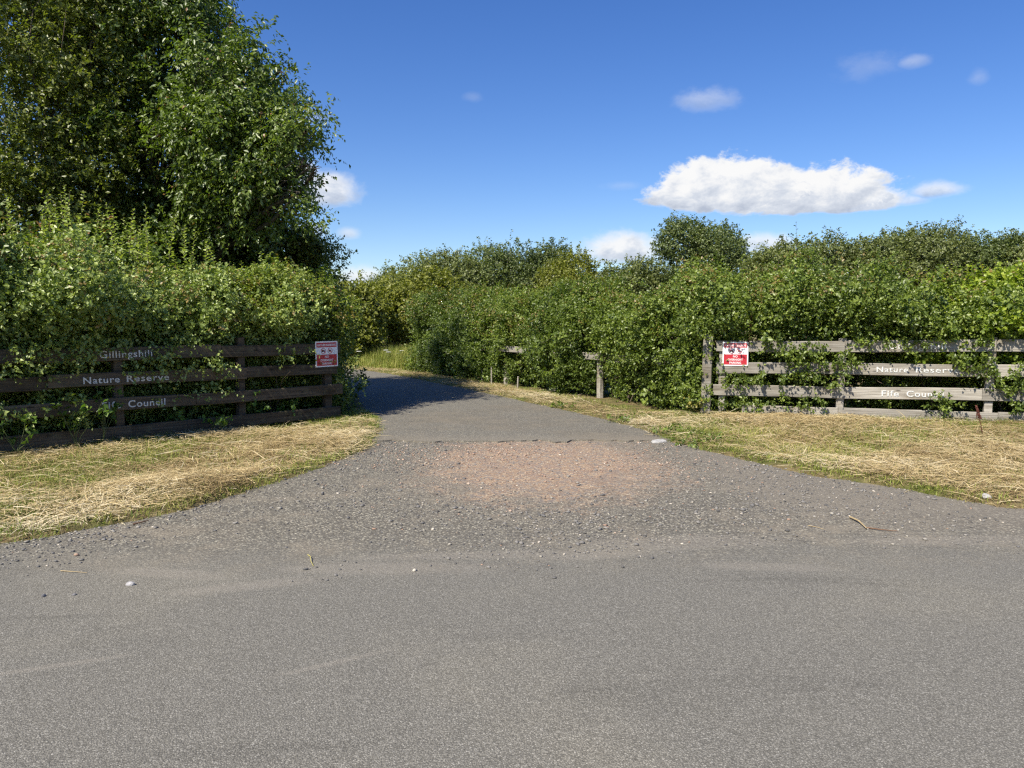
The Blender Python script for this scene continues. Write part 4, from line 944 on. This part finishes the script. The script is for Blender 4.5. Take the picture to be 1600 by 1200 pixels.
# thin marker stakes at the hedge foot
for k, (px, py, hpx, lab) in enumerate([(723, 588, 13, 'thin pale stake at the hedge foot, farthest up the track'), (753, 594, 17, 'thin pale stake at the hedge foot, nearer partner of the tallest stake'), (768, 597, 24, 'tallest thin pale stake at the hedge foot'), (809, 606, 18, 'thin pale stake at the hedge foot, nearest of the row')]):
    g_ = G(px, py, .05); H = hpx * g_[1] / F
    bm = bmesh.new(); bmesh.ops.create_cone(bm, cap_ends=True, segments=8, radius1=.02, radius2=.018, depth=H + .1)
    o = from_bm('stake', bm, M_WOODR); o.location = (g_[0], g_[1], .05 + H / 2 - .05); o.rotation_euler = (.03 * (k - 1), .04 * (k % 2), 0); tag(o, lab, 'stake', 'thin stakes at the hedge foot')

# dock spikes (rust brown seed heads) and broad-leaved weeds
def dock(label, base, H, seed, lean=(0, 0)):
    r = np.random.default_rng(seed); root = empty('dock_plant', base); tag(root, label, 'plant')
    tip = np.array([lean[0], lean[1], H]); V, Fc = tubes([limb(r, (0, 0, -.03), tip, .007, .003, 7, .04)], 5)
    link('stem', np_mesh('stem', V, Fc, smooth=True), M_DOCK, root)
    m = 240; k = r.uniform(.45, 1.0, m); a = r.uniform(0, 6.28, m); rad = .03 * (1.15 - k) / .6 * r.uniform(.3, 1, m)
    pos = tip * k[:, None] + np.stack([np.cos(a) * rad, np.sin(a) * rad, np.zeros(m)], -1)
    Vv = bv[None] * (r.uniform(.004, .009, m))[:, None, None] + pos[:, None]
    Fc = (bf[None] + (np.arange(m) * len(bv))[:, None, None]).reshape(-1, 3)
    link('seed_head', np_mesh('seed_head', Vv.reshape(-1, 3), Fc), M_DOCK, root)
g_ = rpt(1157, 0, -.12); dock('rust brown dock spike rising behind the sunlit sign', (g_[0], g_[1], .08), 1.75, 3, (.1, -.28))
g_ = G(1535, 672, .08); dock('short red brown dock spike in the dry grass before the right fence end', (g_[0], g_[1], .08), .34, 4, (-.1, 0))
def weed(name, label, base, n, L, W, H, seed, mat=None, cat='plant', spread=.12, group=None):
    r = np.random.default_rng(seed); root = empty(name, base); tag(root, label, cat, group)
    tips = np.stack([r.normal(size=n) * spread, r.normal(size=n) * spread, H * r.uniform(.35, 1.0, n)], -1)
    V, Fc = tubes([limb(r, (0, 0, -.03), tp, .004, .002, 5, .08) for tp in tips], 4); link('stems', np_mesh('stems', V, Fc, smooth=True), M_GREENSTEM, root)
    C = np.repeat(tips, 2, 0) * np.array([1, 1, 1.0]); C[1::2] *= np.array([.8, .8, .72])
    N = nrm(C * np.array([1, 1, .1]) + r.normal(size=C.shape) * .15)
    f_ = foliage(r, C, N, rc=.015, tw=1, tl=.09, nl=4, L=L, W=W, up=.3, out=.6, rnd=.5, ldroop=.25)
    link('leaves', np_mesh('leaves', f_[0], f_[1], f_[2]), mat or M_WEED, root)
for k, (px, z, o_, lab) in enumerate([(110, .62, .12, 'tall broad leaved weed before the lettered boards, left of the third row of letters'), (150, .85, .14, 'tallest pale stemmed weed, standing against the lettering of the left fence'), (15, .5, .15, 'broad leaved weed at the far left before the dark fence'), (290, .4, -.05, 'low leafy weed between the lower boards of the dark fence, left of its middle post'), (400, .45, -.08, 'leafy weed between the lower boards, right of the middle post of the dark fence'), (455, .35, -.08, 'low leafy weed near the right end of the dark fence'), (325, .18, .3, 'small leafy weed in the grass before the dark fence')]):
    b_ = lpt(px, 0, o_); weed('weed', lab, (b_[0], b_[1], .06), 7, .075, .06, z, 80 + k)
b_ = G(1080, 640, .06); weed('weed', 'yellowing weed clump at the foot of the thick end post', (b_[0], b_[1], .06), 16, .06, .045, .26, 90, leaf_mat('yellowing_leaves', (.16, .15, .03), (.30, .27, .07), (.40, .36, .10), trans=.2))
for k, (px, py, lab) in enumerate([(962, 657, 'dark green rosette weed at the tarmac edge left of the concrete lump'), (1050, 676, 'dark green weed tuft above the concrete lump'), (1090, 692, 'green weed tuft just right of the concrete lump'), (885, 636, 'green weed mat at the verge edge where the track narrows')]):
    g_ = G(px, py, .04); weed('rosette_weed', lab, (g_[0], g_[1], .04), 14, .05, .035, .06, 100 + k, M_HAWR, spread=.13)

# umbel flowers in the long grass at the bend
spots = [(603, 547, 'white flat topped flower, highest at the bend of the track'), (607, 550, 'white flat topped flower right below the highest one at the bend'), (628, 548, 'white flat topped flower, rightmost at the bend of the track'), (622, 552, 'white flat topped flower beside the rightmost one at the bend'), (616, 556, 'white flat topped flower in the middle of the patch at the bend'), (561, 549, 'white flat topped flower against the corner hedge foot')]
for k, (px, py, lab) in enumerate(spots):
    c_ = P(px, py, 27.2 + .35 * k if px > 590 else 26.5); root = empty('cow_parsley', (c_[0], c_[1], .05)); tag(root, lab, 'flower', 'white flowers at the bend of the track')
    r = np.random.default_rng(120 + k); H = c_[2] - .05
    rays = [limb(r, (0, 0, -.03), (0, 0, H * .93), .006, .004, 6, .02)]; heads = []
    for j in range(14):
        a = j * 2.4; q = .075 * math.sqrt((j + .5) / 14); e = np.array([math.cos(a) * q, math.sin(a) * q, H]); rays.append(limb(r, (0, 0, H * .93), e, .003, .002, 4, .03)); heads.append(e)
    V, Fc = tubes(rays, 4); link('stem', np_mesh('stem', V, Fc, smooth=True), M_GREENSTEM, root)
    Vv = bv[None] * np.array([.022, .022, .010]) + np.array(heads)[:, None]; Fc = (bf[None] + (np.arange(len(heads)) * len(bv))[:, None, None]).reshape(-1, 3)
    link('flower_head', np_mesh('flower_head', Vv.reshape(-1, 3), Fc), M_PETAL, root)

# ------------------------------------------------------------------ sky and sun
SUN_EL = R(48); sh_ = Vector((-.60, -.80)).normalized()
sdir = Vector((sh_.x * math.cos(SUN_EL), sh_.y * math.cos(SUN_EL), math.sin(SUN_EL)))
sun = bpy.data.lights.new('sun', 'SUN'); sun.energy = 4.9; sun.angle = R(.53); sun.color = (1, .93, .80)
so = bpy.data.objects.new('sun', sun); COL.objects.link(so); so.rotation_euler = sdir.to_track_quat('Z', 'Y').to_euler(); so.location = (-10, -8, 20)
w = bpy.data.worlds.new('World'); sc.world = w; w.use_nodes = True
class WT(NT):
    def __init__(self, tree): self.t = tree; tree.nodes.clear(); self.out = tree.nodes.new('ShaderNodeOutputWorld')
t = WT(w.node_tree)
sky = t.n('ShaderNodeTexSky', sky_type='NISHITA'); sky.sun_disc = False; sky.sun_elevation = SUN_EL; sky.sun_rotation = math.atan2(sh_.x, sh_.y) % (2 * math.pi)
sky.air_density = 1.0; sky.dust_density = .3; sky.ozone_density = 4.0; sky.altitude = 20
d_ = t.n('ShaderNodeTexCoord').outputs['Generated']; sp = t.n('ShaderNodeSeparateXYZ', ins={0: d_})
az = t.math('ARCTAN2', sp.outputs[0], sp.outputs[1]); el = t.math('ARCSINE', sp.outputs[2])
vec = t.n('ShaderNodeCombineXYZ', ins={0: az, 1: t.math('MULTIPLY', el, 1.5), 2: 0.0}).outputs[0]
nz = t.noise(vec, 24, 10, .64, .25); nzf = t.noise(vec, 60, 6, .6); nzs = t.noise(t.n('ShaderNodeVectorMath', operation='ADD', ins={0: vec, 1: (.012, -.014, 0)}).outputs[0], 24, 10, .64, .25)
def azel(px, py): x, y, z = ray(px, py); return math.atan2(x, y), math.asin(z / math.sqrt(x * x + y * y + z * z))
def cloud(px, py, rx_, ry_, opa=1.0, amp=1.0, soft=.35, flat=1.7):
    a, e = azel(px, py); du = t.math('DIVIDE', t.math('SUBTRACT', az, a), rx_ / F); dv_ = t.math('DIVIDE', t.math('SUBTRACT', el, e), ry_ / F)
    dvn = t.math('MAXIMUM', dv_, t.math('MULTIPLY', dv_, -flat))
    q = t.math('SUBTRACT', 1.0, t.math('SQRT', t.math('ADD', t.math('MULTIPLY', du, du), t.math('MULTIPLY', dvn, dvn))))
    m = t.math('ADD', q, t.math('MULTIPLY', t.math('SUBTRACT', nz, .5), amp))
    return t.math('MULTIPLY', t.sstep(0.0, soft, m), opa), dv_
CL = [(1130, 306, 125, 62, 1, 1.1, .22, 2.6), (1240, 312, 150, 55, 1, 1.1, .22, 2.4), (1330, 318, 85, 34, .95, 1.1, .3, 2.4), (1060, 312, 60, 30, .8, 1.1, .5, 2.2), (1465, 298, 48, 18, .75, 1.1, .8, 1.6), (1415, 314, 34, 12, .6, 1.1, .8, 1.4),
      (1100, 158, 60, 24, .38, 1.5, 1.0, 1.2), (1360, 105, 60, 26, .16, 1.8, 1.2, 1.2), (1425, 97, 26, 12, .3, 1.3, 1.0, 1.2), (1528, 122, 16, 14, .16, 1.3, 1, 1.2), (740, 152, 20, 10, .1, 1.3, 1, 1.2),
      (500, 302, 75, 40, .9, .9, .6, 1.5), (470, 275, 40, 30, .8, .9, .7, 1.5), (545, 366, 24, 14, .6, 1.1, .9, 1.4), (485, 362, 34, 20, .6, 1.1, .9, 1.4), (480, 185, 40, 16, .35, 1.3, 1.0, 1.3),
      (560, 435, 70, 24, .85, 1.1, .8, 1.2), (970, 392, 90, 34, .95, 1.0, .6, 1.3), (1190, 384, 60, 24, .8, 1.0, .7, 1.3), (900, 405, 60, 16, .5, 1.2, 1, 1.3), (975, 290, 40, 10, .12, 1.5, 1.1, 1.2)]
tot = None; shd = None
for c_ in CL:
    m, dv_ = cloud(*c_); tot = m if tot is None else t.math('MAXIMUM', tot, m)
    g_ = t.math('MULTIPLY', t.math('SUBTRACT', .55, t.math('MULTIPLY', dv_, .9)), t.math('MINIMUM', t.math('MULTIPLY', m, 3.0), 1.0)); g_ = t.math('MAXIMUM', g_, 0.0)
    shd = g_ if shd is None else t.math('MAXIMUM', shd, g_)
rel = t.math('MULTIPLY', t.math('SUBTRACT', nzs, nz), 1.9)
lit = t.math('ADD', t.math('SUBTRACT', 1.08, t.math('MULTIPLY', shd, .86)), rel, clamp=True)
ccol = t.ramp(lit, [(0, (.50, .56, .68)), (.5, (.72, .77, .86)), (.85, (.95, .96, .98)), (1, (1, 1, 1))])
skyc = t.n('ShaderNodeHueSaturation', ins={'Hue': .515, 'Saturation': 1.26, 'Value': 1.0, 'Color': sky.outputs[0]}).outputs[0]
bg1 = t.n('ShaderNodeBackground', ins={'Color': skyc, 'Strength': .091}); bg2 = t.n('ShaderNodeBackground', ins={'Color': ccol, 'Strength': .59})
t.surf_ = t.n('ShaderNodeMixShader', ins={0: tot, 1: bg1, 2: bg2}); t.t.links.new(t.surf_.outputs[0], t.out.inputs[0])

# ------------------------------------------------------------------ render settings
sc.render.engine = 'CYCLES'
sc.cycles.max_bounces = 5; sc.cycles.diffuse_bounces = 3; sc.cycles.glossy_bounces = 2; sc.cycles.transmission_bounces = 4; sc.cycles.transparent_max_bounces = 4
sc.cycles.use_denoising = False
sc.cycles.filter_width = 1.3; sc.cycles.use_adaptive_sampling = True; sc.cycles.adaptive_threshold = .02
sc.view_settings.view_transform = 'Standard'; sc.view_settings.look = 'None'; sc.view_settings.gamma = 1; sc.view_settings.use_curve_mapping = False
sc.view_settings.exposure = 0.7
